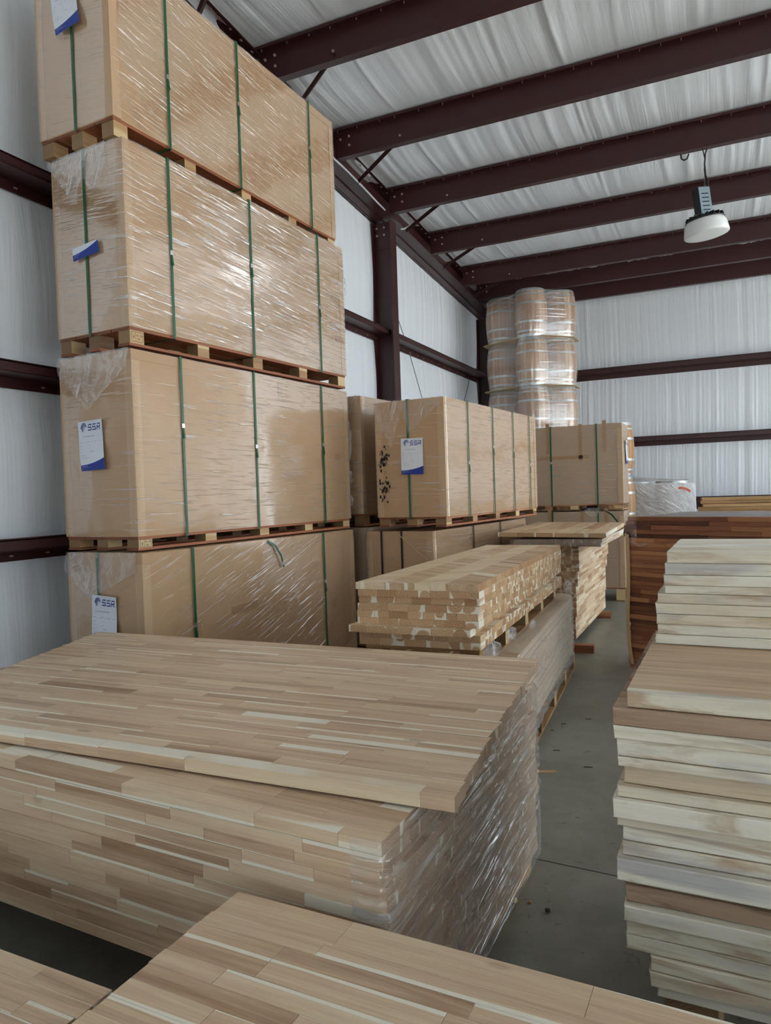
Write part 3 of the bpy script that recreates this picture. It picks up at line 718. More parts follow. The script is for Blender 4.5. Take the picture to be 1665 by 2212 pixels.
# loose cut strap hanging from its top edge
X, Y, hp, H = t1[1:]
mb = MB(); pts = [(X+.016, -Y+.49*2.47, H-.01), (X+.03, -Y+.52*2.47, H-.05), (X+.035, -Y+.545*2.47, H-.13), (X+.03, -Y+.56*2.47, H-.22)]
for a, b in zip(pts[:-1], pts[1:]): mb.bar(a, b, .018, .0015, (1, 0, 0))
o = mb.obj('strap', M['strap'], t1[0]); o['label'] = 'cut green strap end hanging loose'
MB().box(X+.03, -Y+.555*2.47-.012, H-.205, X+.036, -Y+.555*2.47+.012, H-.178).obj('clip', M['clip'], o)
t2 = load('strapped cardboard carton second from the floor in the tower, with a complete label sheet', (-3.265, 3.416), R(4.1), .655, 2.483, 1.245, 1.331, 2.50, (.162, .466, .83), None, 'film_level', 'kraft',
     (.465, 1.915, .218, .315, .009, 2), ((.0, 1.0, tri(.42, .10, .36), 5),), seed=22, stamp=True, tapes=(('r', .60, .93, .05, .12), ('r', .93, .52, .08, .05)))
t3 = load('strapped cardboard carton third from the floor in the tower, its film glaring white', (-3.251, 3.40), R(4.6), .65, 2.44, 2.505, 2.62, 3.77, (.146, .476, .838), .48, 'film_slant', 'kraft',
     (.47, 3.255, .24, .33, .004, 5, None, .25), ((-.02, .55, tri(.7, .04, .34), 7), (.46, .80, tri(.5, .16, .30), 9)), seed=33, stamp=True, tapes=(('r', .94, .62, .1, .05), ('r', .94, .42, .16, .07), ('r', .965, .34, .12, .05)))
t4 = load('strapped cardboard carton on top of the tall tower, reaching up near the rafter', (-3.29, 3.378), R(2.9), .648, 2.55, 3.775, 3.885, 4.955, (.181, .468, .844), .52, 'film_steep', 'kraft',
     (.47, 4.64, .215, .32, .010, 6), (), seed=44, bottom=None)
# behind the tower
load('narrow view of a strapped carton between the tower and the soot-marked carton', (-3.061, 6.125), R(5), .66, 2.44, 1.245, 1.36, 2.485, (.27,), None, 'film_level', 'kraft', seed=55, flaps=((.5, 1.0, tri(.8, .02, .2), 3),))
load('film-wrapped carton low behind the tower, mostly hidden in shadow', (-3.0, 6.15), R(5), .66, 2.44, 0, .1, 1.243, (), None, 'film_crumple', 'kraft', seed=56)
s2 = load('strapped carton with soot marks and a label sheet on its near end', (-2.141, 5.866), R(5), .672, 2.45, 1.245, 1.332, 2.372, (.2, .452, .689, .902), .49, 'film_level', 'kraft',
     (.55, 1.865, .215, .315, .002, -1), ((.0, .42, tri(.6, .10, .42), 3), (.40, 1.0, tri(.2, .05, .30), 13)), seed=66)
X, Y, hp, H = s2[1:]
mb = MB(); rg = random.Random(4)
for cx, cz, n in ((.06, .46, 26), (.10, .47, 20), (.05, .20, 22), (.10, .22, 16)):
    for k in range(n):
        x = -X+cx+rg.gauss(0, .016); z = hp+.05+cz+rg.gauss(0, .045); a = rg.uniform(.003, .009)
        mb.box(x-a, -Y-.0165, z-a*1.6, x+a, -Y-.016, z+a*1.6)
o = mb.obj('soot_mark', M['grease'], s2[0]); o['kind'] = 'stuff'
lo2 = load('carton strapped with black bands, under the soot-marked carton', (-2.30, 5.93), R(5), .67, 2.45, 0, .1, 1.215, (.36, .66), (.24, .55), 'film_level', 'kraft', seed=77, strap_m='black_strap', buckles=False)
# far stack, long side to the viewer: load() length runs along x here
def far(label, z0, zp, z1, seed, sheet, straps, flaps=()):
    # local y runs along world -x, local x along world y: right-hand face (+x local) must look to -Y, so turn by +90 deg
    return load(label, (-1.185-2.44, 10.08), R(90), .66, 2.44, z0, zp, z1, straps, None, 'film_level', 'kraft_grey', None, (), seed=seed, bottom='cross', tapes=(('r', .60, .86, .05, .42), ('r', .78, .80, .05, .5), ('r', .91, .86, .05, .42), ('r', .6, .63, 1.1, .05)))
f1 = far('greyish strapped carton standing on the floor at the far end of the aisle', 0, .184, 1.222, 91, None, (.617, .868))
f2 = far('greyish strapped carton with two green straps, stacked on the far end carton', 1.224, 1.31, 2.394, 92, None, (.617, .868))
sh = label_sheet(f2[0], 0, 0, .215, .32, 0, .004)
sh.matrix_local = Matrix.Translation((-.02, f2[2]+.012, .78)) @ Matrix.Rotation(PI, 4, 'Z')

MB().bar((lo2[1]-.365, -lo2[2]-.018, 1.205), (lo2[1]-.03, -lo2[2]-.018, .935), .008, .003, (0, 1, 0)).obj('cord', M['kraft_edge'], lo2[0])
# cut strap springing off the far lower carton, and a bunch of film on its top edge
mb = MB(); pts = [(-1.42, 10.05, 1.222), (-1.377, 10.0, 1.205), (-1.32, 9.99, 1.165), (-1.273, 9.98, 1.105), (-1.199, 9.98, .992), (-1.161, 9.98, .881)]
for a, b in zip(pts[:-1], pts[1:]): mb.bar(a, b, .02, .002, (0, 1, .5))
w2l = (Matrix.Translation(f1[0].location) @ Matrix.Rotation(-PI/2, 4, 'Z')).inverted()
o = mb.obj('strap', M['strap'], f1[0]); o.matrix_local = w2l; o['label'] = 'cut green strap arching off the carton'
def fn(u, v):
    x = -1.66+u*.18+.02*math.sin(v*7); z = 1.262-v*(.04+.08*math.sin(PI*u)); return (x+.03*(v-.5)*(u-.5), 10.05-.03-.05*v-.025*noise.noise(Vector((u*9, v*9, 2))), z+.014*noise.noise(Vector((u*13, v*8, 5))))
MB().grid(fn, 26, 18, lambda u, v: (u*.2, v*.14)).obj('film_flap', M['film_crumple'], f1[0], True).matrix_local = w2l
# wisps of torn film on the right-hand far corners of the tower cartons
def wisp(parent, y, z, h, seed, x):
    def fn(u, v):
        return (x+.012+.03*u*math.sin(PI*v)*(.5+noise.noise(Vector((v*6, seed, 1)))), y+.02*u+.02*noise.noise(Vector((u*7, v*9, seed))), z-h*v)
    MB().grid(fn, 8, 16, lambda u, v: (u*.05, v*h)).obj('film_flap', M['film_crumple'], parent, True)
for tt_, z, h in ((t2, .98, .36), (t2, .52, .12), (t2, .30, .10), (t3, 1.0, .18)): wisp(tt_[0], tt_[2]+.004, z, h, z*10, tt_[1])

# ================================================================== PANELS OF GLUED STAVES
def rowcuts(rnd, x0, x1, mean):
    c = [x0]; x = x0+rnd.uniform(.15, 1.0)*mean
    while x < x1-.07: c.append(x); x += mean*rnd.uniform(.55, 1.5)
    c.append(x1); return c
def panel(label, loc, rz, L, W, T, mk, ws=.06, mean=.42, seed=0, full=False, side=True, ends=(1,), xl=None, xr=None, group=None, back=False,
          endw=None, front_end=False, core_mk=None, top_rows=0, tone=None, sapk=1.0, name='butcher_block_panel', cat='wood panel', end_len=.11, jit=.003, first=None):
    """local x = grain, corner at the origin; staves are parts, what no side shows is one core"""
    rnd = random.Random(seed); t = thing(name, label, cat, loc, rz, group)
    xl = xl or (lambda v: 0.0); xr = xr or (lambda v: L)
    g = .0004
    def tn(): return tone(rnd) if tone else rnd.gauss(.5, .13)
    def sp():
        u = rnd.random(); s = 0.0 if u < .5 else (rnd.uniform(.05, .24) if u < .955 else rnd.uniform(.45, 1.0)); return s*sapk
    def pc(x0, y0, x1, y1, axis='x'):
        piece('stave', t, mk, x0+g, y0+g, rnd.uniform(0, .0004), x1-g, y1-g, T+rnd.uniform(-.0004, .0003), axis, tn(), sp(), (rnd.choice((0, .5)) if full or axis == 'y' else rnd.choice((.25, .75)))+rnd.uniform(-.02, .02))
    ys = [0.0]
    while ys[-1] < W-ws*.6: ys.append(ys[-1]+ws*rnd.uniform(.82, 1.2))
    ys[-1] = W; rows = list(zip(ys[:-1], ys[1:]))
    if full:
        if first:
            (y0, y1), rows = rows[0], rows[1:]
            for a, b, tt_, ss_ in first: piece('stave', t, mk, max(a, xl(0))+g, y0, 0, b-g, y1-g, T, 'x', tt_, ss_, .25)
        for y0, y1 in rows:
            v = (y0+y1)/2; cs = rowcuts(rnd, xl(v)+rnd.uniform(-jit, jit), xr(v)+rnd.uniform(-jit, jit), mean)
            for a, b in zip(cs[:-1], cs[1:]): pc(a, y0, b, y1)
        return t
    nfull = max(1 if side else 0, top_rows)
    done = set()
    for i, (y0, y1) in enumerate(rows):
        if i < nfull or (back and i == len(rows)-1):
            v = (y0+y1)/2; cs = rowcuts(rnd, xl(v)+rnd.uniform(-jit, jit), xr(v)+rnd.uniform(-jit, jit), mean); done.add(i)
            for a, b in zip(cs[:-1], cs[1:]): pc(a, y0, b, y1)
    if front_end:           # near side shows sawn end grain (chevron panels): short blocks with grain along y
        x = 0.0; y1 = .09; done.add(0)
        while x < L-.03:
            b = min(L, x+ws*rnd.uniform(.75, 1.7)); b = L if L-b < .03 else b
            pc(x, 0, b, y1, 'y'); x = b
    ew = endw or ws; e0 = min((rows[i][0] for i in range(len(rows)) if i not in done), default=0); 
    if front_end: e0 = .09
    if endw:
        y = e0; segs = []
        while y < W-.02:
            b = min(W, y+ew*rnd.uniform(.8, 1.25)); b = W if W-b < .02 else b; segs.append((y, b)); y = b
    else: segs = [rows[i] for i in range(len(rows)) if i not in done]
    for y0, y1 in segs:
        v = (y0+y1)/2
        if 1 in ends: pc(xr(v)-end_len, y0, xr(v)+rnd.uniform(-jit, jit), y1)
        if -1 in ends: pc(xl(v)+rnd.uniform(-jit, jit), y0, xl(v)+end_len, y1)
    vy0 = e0; vy1 = rows[-1][0] if back else W
    q = [(xl(vy0)+(end_len if -1 in ends else 0), vy0), (xr(vy0)-(end_len if 1 in ends else 0), vy0), (xr(vy1)-(end_len if 1 in ends else 0), vy1), (xl(vy1)+(end_len if -1 in ends else 0), vy1)]
    MB().prism(q, .0006, T-.0006).obj('panel_core', M[core_mk or 'core_'+mk], t)
    return t
def core(mk, c): M['core_'+mk] = simple('core_'+mk, c, .6, 0, 12, .15)
core('acacia', srgb(164,132,102)); core('acacia_bright', srgb(206,182,150)); core('brown_wood', srgb(96,58,40)); core('pale_wood', srgb(206,190,166)); core('lumber', srgb(170,136,94))

# ---- near stack: wrapped panels, then one big panel lying skewed on top
TH = .034
big = panel('large acacia panel lying skewed on top of the nearest wrapped stack, wide and unwrapped', (-3.26, 1.612, .764), R(.9), 2.67, 1.49, .038, 'acacia', .051, .40, 3, True,
            xl=lambda v: .46-.46*v/1.47, xr=lambda v: 2.655-.115*v/1.49, jit=.006, first=[(0, .9, .42, .1), (.9, 1.18, .5, .3), (1.18, 1.5, .4, .22), (1.5, 1.83, .42, .12), (1.83, 2.565, .95, 0), (2.565, 2.655, .42, 0)])
n_near = 14; z_top = .757
aw = lambda v: -.075*v
rz = R(-3.3); Ln = 2.55
cx, cy = -.712-Ln*math.cos(rz), 1.468-Ln*math.sin(rz)
for i in range(n_near):
    rn = random.Random(100+i); z = z_top-(i+1)*TH
    what = ('second-highest panel of the nearest stack, partly covered by the skewed big panel' if i == 0 else
            'acacia panel in the nearest film-wrapped stack, '+ORD[i]+' below the big skewed one')
    dx = rn.uniform(-.004, .004)+(-.010 if i == 2 else 0); dy = rn.uniform(-.004, .003)
    panel(what, (cx+dx, cy+dy, z), rz, Ln, 1.42, TH-.0006, 'acacia', .058, .36, 200+i, False, xr=lambda v: Ln-.07*v/1.4, top_rows=(8 if i == 0 else 1),
          ends=(1,), group='panels of the nearest wrapped stack')
# base under it, set back from the front
zb = z_top-n_near*TH
for i in range(6):
    panel('acacia panel at the dark bottom of the nearest stack, '+ORD[i]+' up from its pallet', (cx+.02, cy+.46, .072+i*TH), rz, Ln, .98, TH-.0006, 'acacia', .058, .5, 260+i, False, xr=lambda v: Ln-.02-.06*(v+.4)/1.4,
          group='bottom panels of the nearest stack')
t = thing('pallet', 'low pallet in shadow under the nearest wrapped stack', 'pallet', (cx, cy+.5, 0), rz)
for k in range(5): piece('runner', t, 'pallet_wood', .33+k*.53, .0, 0, .43+k*.53-(.0 if k < 4 else .07), .90, .07, 'y')
# its film over the right-hand end, with lumps between the panels
c0 = Vector((cx+Ln*math.cos(rz), cy+Ln*math.sin(rz)))
ux, uy = Vector((math.cos(rz), math.sin(rz))), Vector((-math.sin(rz), math.cos(rz)))
def near_film(u, v):
    s = -.085+u*1.62; z = .074+v*(z_top+.004-.074)
    lay = math.sin(PI*(((z_top-z)/TH) % 1.0)) if z > zb else .8
    nz = noise.noise(Vector((s*3, z*26, 1)))+.5*noise.noise(Vector((s*9, z*60, 2)))
    if s < 0: x, y = s, -.004-.010*lay*(1-abs(s+.045)/.09)-.006*abs(nz)+(.46 if z < zb-.0 else 0)*0
    else: x, y = -.07*s/1.4+.007+.008*lay*min(1, s/.05+.3)+.006*nz, s
    if s > 1.42: x -= (s-1.42)*.2; y = 1.42+(s-1.42)*.3
    if z < zb-.004:
        if s < .44: z = zb-.004
        else: x = min(x, -.004-.045*s+.008+.003*nz)
    p = c0+ux*x+uy*y; return (p.x, p.y, z)
o = MB().grid(near_film, 150, 90, lambda u, v: (u*1.62, v*.72)).obj('stretch_film', M['film_stack'], None, True)
tag(o, 'clear stretch film around the right end of the nearest panel stack', 'film')
# ---- panels cut by the lower edge of the picture
panel('acacia panel across the bottom of the picture, its corner at lower centre', (-1.108, .42, .562), R(-1.6), 2.3, .99, .038, 'acacia', .052, .42, 31, True, group=None)
panel('olive-brown acacia panel corner at the lower left edge of the picture', (-3.25, .24, .462), R(-1.0), 2.02, .93, .038, 'acacia', .052, .42, 32, True)
for k in range(3):
    panel('acacia panel hidden under the bottom centre panel, '+ORD[k]+' down', (-1.09, .43, .562-(k+1)*.0385), R(-1.6), 2.25, .95, .038, 'acacia', .062, .6, 33+k, False, ends=(-1,))
    panel('acacia panel hidden under the lower left corner panel, '+ORD[k]+' down', (-3.24, .25, .462-(k+1)*.0385), R(-1.0), 2.0, .90, .038, 'acacia', .062, .6, 43+k, False)
for nm, x, y, ht, a in (('centre', -1.0, .45, .4465, R(-1.6)), ('left', -3.2, .28, .3465, R(-1.0))):
    t = thing('trestle', 'wooden trestle blocks hidden under the bottom '+nm+' panels', 'trestle', (x, y, 0), a)
    for k in range(3): piece('runner', t, 'pallet_wood', .1+k*.75, 0, 0, .2+k*.75, .8, ht, 'y')

# ---- chevron stack on a pallet on top of a wrapped stack
zc = 1.08; TC = .0368; LW = .678; LC = 2.53
crz = R(.9); c_nl = Vector((-1.787, 3.448))
cskew = lambda v: LW-.058*v/LC
def chevron_top(t, T):
    rnd = random.Random(8); bw = LW/4; px = .062; sk = .115
    for b in range(4):
        y = -sk-.1; s = -1 if b % 2 else 1
        while y < LC+sk:
            thin = rnd.random() < .16; y2 = y+px*(rnd.uniform(.22, .4) if thin else rnd.uniform(.75, 1.25)); a = sk*s
            poly = [(b*bw, y-a/2), ((b+1)*bw, y+a/2), ((b+1)*bw, y2+a/2-.0012), (b*bw, y2-a/2-.0012)]
            poly = clip_half(clip_half(poly, 0, -1, 0), 0, 1, LC); y = y2
            if len(poly) < 3: continue
            f = lambda x, yy: x-(.058*yy/LC)*(x/LW)
            mb = MB(); mb.prism([(f(x, yy), yy) for x, yy in poly], 0, T+rnd.uniform(-.0006, 0)); 
            cxx = sum(p[0] for p in poly)/len(poly); cyy = sum(p[1] for p in poly)/len(poly)
            ang = math.atan2(a, bw)
            ca, sa = math.cos(-ang), math.sin(-ang)
            mb.v = [(((x-cxx)*ca-(yy-cyy)*sa), ((x-cxx)*sa+(yy-cyy)*ca), z-T/2) for x, yy, z in mb.v]
            o = mb.obj('stave', M['acacia_bright'], t); o.location = (cxx, cyy, T/2); o.rotation_euler = (0, 0, ang); o['sz'] = (1, 1, 1)
            u = rnd.random(); o.color = (min(.95, max(.05, rnd.gauss(.58+(.2 if s > 0 else -.2), .09))), 2.0 if thin else 0.0, .25, 1)
tt = thing('chevron_panel', 'chevron-patterned acacia panel, topmost of the middle stack on the pallet', 'wood panel', (c_nl.x, c_nl.y, zc-TC), crz, 'chevron panels on the middle pallet')
chevron_top(tt, TC)
for i in range(1, 9):
    rn = random.Random(300+i); dy = rn.uniform(-.012, .02); dx = rn.uniform(.0, .014)
    lab = 'chevron acacia panel showing end-grain blocks, '+nth(i)+' of the middle stack'
    if i == 6: dy = -.055; dx = -.022; lab = 'chevron panel sticking out toward the viewer near the bottom of the middle stack'
    if i > 6: dx = .012; dy = .0
    panel(lab, (c_nl.x+dx, c_nl.y+dy, zc-(i+1)*TC), crz, LW-.006, LC, TC-.0005, 'acacia_bright', .075, .3, 310+i, False, side=False, front_end=True, ends=(1,), endw=.074, xr=lambda v: LW-.006-.058*v/LC, group='chevron panels on the middle pallet', name='chevron_panel', sapk=.8)
def pallet(label, loc, rz, w, l, h, deck=.016, mk='pallet_wood', nblk=5, drop=0.0):
    t = thing('pallet', label, 'pallet', loc, rz); rnd = random.Random(int(abs(loc[0]*1000)))
    for k in range(7): a = k*(l-.1)/6; piece('deck_board', t, mk, 0, a, h-deck, w, a+.1, h, 'x')
    for k in range(nblk):
        y = k*(l-.1)/(nblk-1)
        for x in (0, w/2-.05, w-.1): piece('block', t, mk, x, y, .016, x+.1, y+.1, h-deck, 'y')
    for x in (0, w/2-.05, w-.1): piece('bottom_board', t, mk, x, 0, 0, x+.1, l, .016, 'y')
    return t
zp2 = zc-9*TC; hp2 = .118
pallet('pallet with ragged film between the chevron panels and the wrapped stack below', (c_nl.x+.05, c_nl.y-.0, zp2-hp2), R(3.2), .62, LC, hp2)
# scraps of film bunched on the pallet's right side
for k, (fy, fz, r) in enumerate(((.15, -.03, .06), (.55, -.02, .045), (2.45, .0, .06), (1.1, -.06, .035))):
    mb = MB()
    def fn(u, v, k=k, r=r):
        a = u*2*PI; q = r*math.sin(PI*v)*(1+.6*noise.noise(Vector((u*7, v*6, k)))); return (q*.5*math.cos(a), q*1.7*math.sin(a), r*.8*math.cos(PI*v)*(1+.4*noise.noise(Vector((v*8, u*8, k+3)))))
    o = mb.grid(fn, 24, 14, lambda u, v: (u*.2, v*.15)).obj('film_scrap', M['film_crumple'], None, True)
    p = Vector((c_nl.x+cskew(fy)*math.cos(crz)+.03, c_nl.y+fy, zp2+fz)); o.location = p
    tag(o, ['bunch of torn film at the near corner of the middle pallet', 'bunch of torn film beside the near pallet block', 'knot of torn film at the far end of the middle pallet', 'small crumpled film on the middle pallet edge'][k], 'film')
# wrapped stack under it
zs_ = zp2-hp2; TL = .0415; zl0 = .128; nl = int((zs_-zl0)/TL)
for i in range(nl):
    z = zs_-(i+1)*TL; rn = random.Random(400+i)
    panel('acacia panel under film below the middle pallet, '+nth(i), (-1.03-.80+rn.uniform(-.006, .006), 3.86+rn.uniform(-.006, .006), z-.001), R(3.6), .80, 2.38, TL-.0015, 'acacia_bright', .07, .4, 410+i, False, side=True, ends=(), group='film-wrapped panels under the middle pallet', sapk=.5, end_len=.08)
pallet('pallet on the floor under the film-wrapped middle stack', (-1.055-.76, 3.88, 0), R(3.6), .80, 2.36, zs_-nl*TL-.002, mk='pallet_wood')
rz3 = R(3.6); b0 = Vector((-1.03, 3.86+.05)); bx_, by_ = Vector((math.cos(rz3), math.sin(rz3))), Vector((-math.sin(rz3), math.cos(rz3)))
def mid_film(u, v):
    s = -.5+u*3.4; z = zs_-nl*TL-.05+v*(zs_+.012-(zs_-nl*TL-.05))
    z -= (1-v)*.03*noise.noise(Vector((s*3.1, 4, 4)))
    lay = math.sin(PI*(((zs_-z)/TL) % 1.0)); nz = noise.noise(Vector((s*4, z*20, 7)))+.6*noise.noise(Vector((s*13, z*44, 3)))
    if s < 0: x, y = s, -.02-.006*nz
    elif s <= 2.38: x, y = .010+.012*lay+.008*nz, s-.02
    else: x, y = -(s-2.38), 2.39+.01*nz
    p = b0+bx_*x+by_*(y-.04); return (p.x, p.y, z)
o = MB().grid(mid_film, 190, 70, lambda u, v: (u*3.4, v*.6)).obj('stretch_film', M['film_thick'], None, True)
tag(o, 'thick hazy stretch film around the stack below the middle pallet', 'film')
def mid_top(u, v):
    x = -.16+u*.17; s = .02+v*2.3; nz = noise.noise(Vector((x*22, s*9, 2)))+.6*noise.noise(Vector((x*40, s*24, 9)))
    e = math.sin(PI*min(1, max(0, u)))
    p = b0+bx_*(x+.015)+by_*(s-.04); return (p.x, p.y, zs_+.010+.022*e*(.6+nz*.6)+.0)
o = MB().grid(mid_top, 26, 150, lambda u, v: (v*2.3, u*.2)).obj('film_fold', M['film_crumple'], None, True)
tag(o, 'puffed-up fold of film along the top edge of the wrapped middle stack', 'film')

# ---- stack of bricky end-grain panels down the aisle, an odd panel overhanging on top
TS = .0365; z0s = .075; ns = 25
for i in range(ns):
    rn = random.Random(500+i); z = z0s+i*TS; k = ns-1-i
    off = .0 if i < 6 else (.012 if i < 14 else (.030 if i < 18 else .046))
    ny = rn.uniform(-.008, .008)+(0 if i < 4 else .0)
    panel('acacia panel in the aisle stack with a dark end, '+nth(k), (-1.304+off, 7.12+ny, z), R(90), 1.98, .72, TS-.0006, 'acacia_bright', .068, .30, 520+i, False, ends=(-1,), group='panels of the aisle stack', sapk=.7, tone=lambda r: r.gauss(.45, .26))
ztop_s = z0s+ns*TS
panel('dark thin panel sticking forward under the overhanging top of the aisle stack', (-1.02, 6.92, ztop_s+.002), R(90), 1.7, .82, .034, 'acacia', .07, .4, 551, False, ends=(-1,))
panel('film-wrapped panel just below the overhanging panel of the aisle stack', (-1.0, 6.86, ztop_s+.040), R(90), 1.7, .82, .036, 'acacia', .07, .4, 552, False, ends=(-1,))
ov = panel('light panel overhanging on both sides on top of the aisle stack, live right edge', (-.955, 6.80, ztop_s+.093), R(92), 2.05, 1.0, .040, 'acacia_bright', .16, 1.2, 553, True, sapk=.35, tone=lambda r: r.gauss(.45, .15))
ov.rotation_euler = (R(.0), R(-0), R(92))
ov.rotation_euler.rotate_axis('X', R(1.0))
def fn(u, v):
    x = -.86+u*.9; nz = noise.noise(Vector((x*16, v*9, 5)))
    return (-1.0+x, 6.845-.012*nz-.006, ztop_s+.03+v*.05-.02*(noise.noise(Vector((x*9, 1, 1)))+.3)*(1-v))
tag(MB().grid(fn, 50, 10, lambda u, v: (u*.9, v*.08)).obj('film_scrap', M['film_crumple'], None, True), 'strip of torn film under the overhanging panel of the aisle stack', 'film')
piece_t = thing('timber_runner', 'orange-brown timber runner on the floor under the near end of the aisle stack', 'timber', (-1.9, 6.83, 0), R(3))
piece('timber', piece_t, 'orange_wood', 0, 0, 0, .80, .10, .072, 'x', .35, 0)
piece_t = thing('timber_runner', 'dark timber runner under the far end of the aisle stack', 'timber', (-2.2, 8.75, 0), 0)
piece('timber', piece_t, 'brown_wood', 0, 0, 0, 1.0, .1, .072, 'x', .4, 0)

# ---- red-brown stack on the right
drz = R(-25); dn = Vector((-.69, 6.08)); TD = .0338
for i in range(36):
    rn = random.Random(600+i); z = 1.30-(i+1)*TD
    dx = rn.uniform(-.010, .010)-(.02 if i in (2, 3) else 0); dy = rn.uniform(-.008, .008)
    if i == 2: dy -= .012
    panel('red-brown hardwood panel in the stack behind the pale slabs, '+nth(i), (dn.x+dx, dn.y+dy, z), drz, 2.0, 1.0, TD-.0012, 'brown_wood', .07, .48, 610+i, False, ends=(), group='panels of the red-brown stack', sapk=.15,
          tone=lambda r: r.gauss(.5, .28), top_rows=1)
t = thing('pallet', 'pallet under the red-brown stack, hidden behind the pale slabs', 'pallet', (dn.x, dn.y, 0), drz)
for k in range(3): piece('runner', t, 'pallet_wood', .1+k*.8, 0, 0, .2+k*.8, .95, 1.30-36*TD-.001, 'y')
dux, duy = Vector((math.cos(drz), math.sin(drz))), Vector((-math.sin(drz), math.cos(drz)))
mb = MB(); b = 0
def board(u, v):
    z = .12+v*1.04; bow = .03*math.sin(PI*v*1.0)+.015*math.sin(PI*2*v+.5); x = -.03+.028*(u*2 if u < .5 else 1)+(.0 if u < .5 else (u-.5)*2*.03)-bow*.7+.02*(1-v); y = (.06*(1-u*2) if u < .5 else 0)-.016-bow*.3
    p = dn+dux*x+duy*y; return (p.x, p.y, z)
o = mb.grid(board, 8, 24).obj('edge_protector', M['kraft_edge']); md = o.modifiers.new('thick', 'SOLIDIFY'); md.thickness = .005
tag(o, 'bowed cardboard edge protector standing at the left corner of the red-brown stack', 'edge protector')
def fn(u, v):
    s = -.06+u*.16; z = 1.302-v*(.17+.05*math.sin(u*9)); lay = math.sin(PI*(((1.30-z)/TD) % 1.0)); nz = noise.noise(Vector((s*20, z*30, 4)))
    p = dn+dux*(s if s > 0 else -.022-.01*lay)+duy*(-.022-.006*nz-.006*lay if s > 0 else -s); return (p.x, p.y, z)
tag(MB().grid(fn, 40, 44, lambda u, v: (u*.2, v*.2)).obj('film_scrap', M['film_crumple'], None, True), 'torn film clinging to the upper left corner of the red-brown stack', 'film')
def fn(u, v):
    x = u*1.95; y = -.02+v*1.0; p = dn+dux*x+duy*y; return (p.x, p.y, 1.303+.003*noise.noise(Vector((x*4, y*6, 2))))
tag(MB().grid(fn, 60, 30, lambda u, v: (u*2, v)).obj('stretch_film', M['film_thick'], None, True), 'glossy film sheet covering the top of the red-brown stack', 'film')
def fn(u, v):
    x = .0+u*.22; z = 1.13-.06*math.sin(u*PI)-(.02*v); p = dn+dux*x+duy*(-.03-.01*math.sin(u*12)); return (p.x, p.y, z+.03*(1-u))
tag(MB().grid(fn, 30, 4, lambda u, v: (u*.3, v*.03)).obj('film_scrap', M['film_crumple'], None, True), 'loose strand of film sagging across the front of the red-brown stack', 'film')

# ---- pale slabs on the right, nearest
def slab(label, x0, y0, z0, z1, L, W, rz, seed, strips=0, mk='pale_wood', group='pale hardwood slabs in the right-hand pile'):
    rnd = random.Random(seed); t = thing('hardwood_slab', label, 'slab', (x0, y0, z0), rz, group); T = z1-z0-.0007
    ys = [0.0]; n = strips or 5
    for k in range(n-1): ys.append(.03 if (k == 0 and strips) else W*(k+1)/n+rnd.uniform(-.02, .02))
    ys.append(W)
    for k in range(n):
        a, b = ys[k], ys[k+1]; mb = MB(); r = min(.0032, T*.15)
        nx = 22 if k == 0 else 3; sec = []
        if k == 0:      # rounded live front edge
            for q in range(6): th = PI/2*q/5; sec.append((r-r*math.sin(th)+0, T-r+r*math.cos(th)) )
            sec = [(b, T)]+[(a+r-r*math.sin(PI/2*q/5), T-r+r*math.cos(PI/2*q/5)) for q in range(6)]+[(a+r-r*math.cos(PI/2*q/5), r-r*math.sin(PI/2*q/5)) for q in range(6)]+[(b, 0)]
        else: sec = [(b, T), (a, T), (a, 0), (b, 0)]
        m = len(sec); sd = seed*1.7+k
        for i in range(nx+1):
            u = i/nx; x = L*u
            for (y, z) in sec:
                wv = .004*noise.noise(Vector((x*3.2, sd, 0)))+.003*noise.noise(Vector((x*9, sd, z*30))) if (k == 0 and y < a+.03) else 0
                xe = x
                if i == 0: xe += .004*noise.noise(Vector((y*9, z*40, sd)))+ (max(0, .004-y)*.8 if k == 0 else 0)
                mb.v.append((xe, y+wv, z))
        for i in range(nx):
            for j in range(m): mb.f.append((i*m+j, i*m+(j+1) % m, (i+1)*m+(j+1) % m, (i+1)*m+j))
        mb.f += [tuple(reversed(range(m))), tuple(nx*m+j for j in range(m))]
        cx_, cy_ = L/2, (a+b)/2; mb.v = [(x-cx_, y-cy_, z-T/2) for x, y, z in mb.v]
        o = mb.obj('board', M[mk] if strips == 0 or k == 0 else M['slab_top'], t); o.location = (cx_, cy_, T/2); o['sz'] = (1, 1, 1)
        o.color = (min(.95, max(.05, rnd.gauss(.55, .22))), 0, .25, 1) if k == 0 or not strips else (min(.9, max(.1, rnd.gauss(.5, .2))), .03 if k < n-1 else 0, .5, 1)
    return t
M['slab_top'] = wood('slab_top', srgb(168,138,110), srgb(212,188,160), srgb(230,212,188), srgb(246,236,216), .3)
UP = [(1441,1191,1212,-.156),(1437,1216,1238,-.161),(1434,1239,1259,-.166),(1436,1261,1278,-.164),(1421,1278,1298,-.185),(1417,1299,1320,-.191),(1418,1321,1342,-.190),(1421,1343,1364,-.187),(1417,1364,1386,-.193)]
zu = [1.342, 1.3085, 1.273, 1.242, 1.216, 1.186, 1.154, 1.1225, 1.0915, 1.0605]
rs = R(-1.2)
for i in range(9):
    slab('pale slab in the upper right-hand pile, '+nth(i), UP[i][3], 2.36+random.uniform(-.006, .006), zu[i+1], zu[i], 2.2, .62 if i else .58, rs, 700+i, 0)
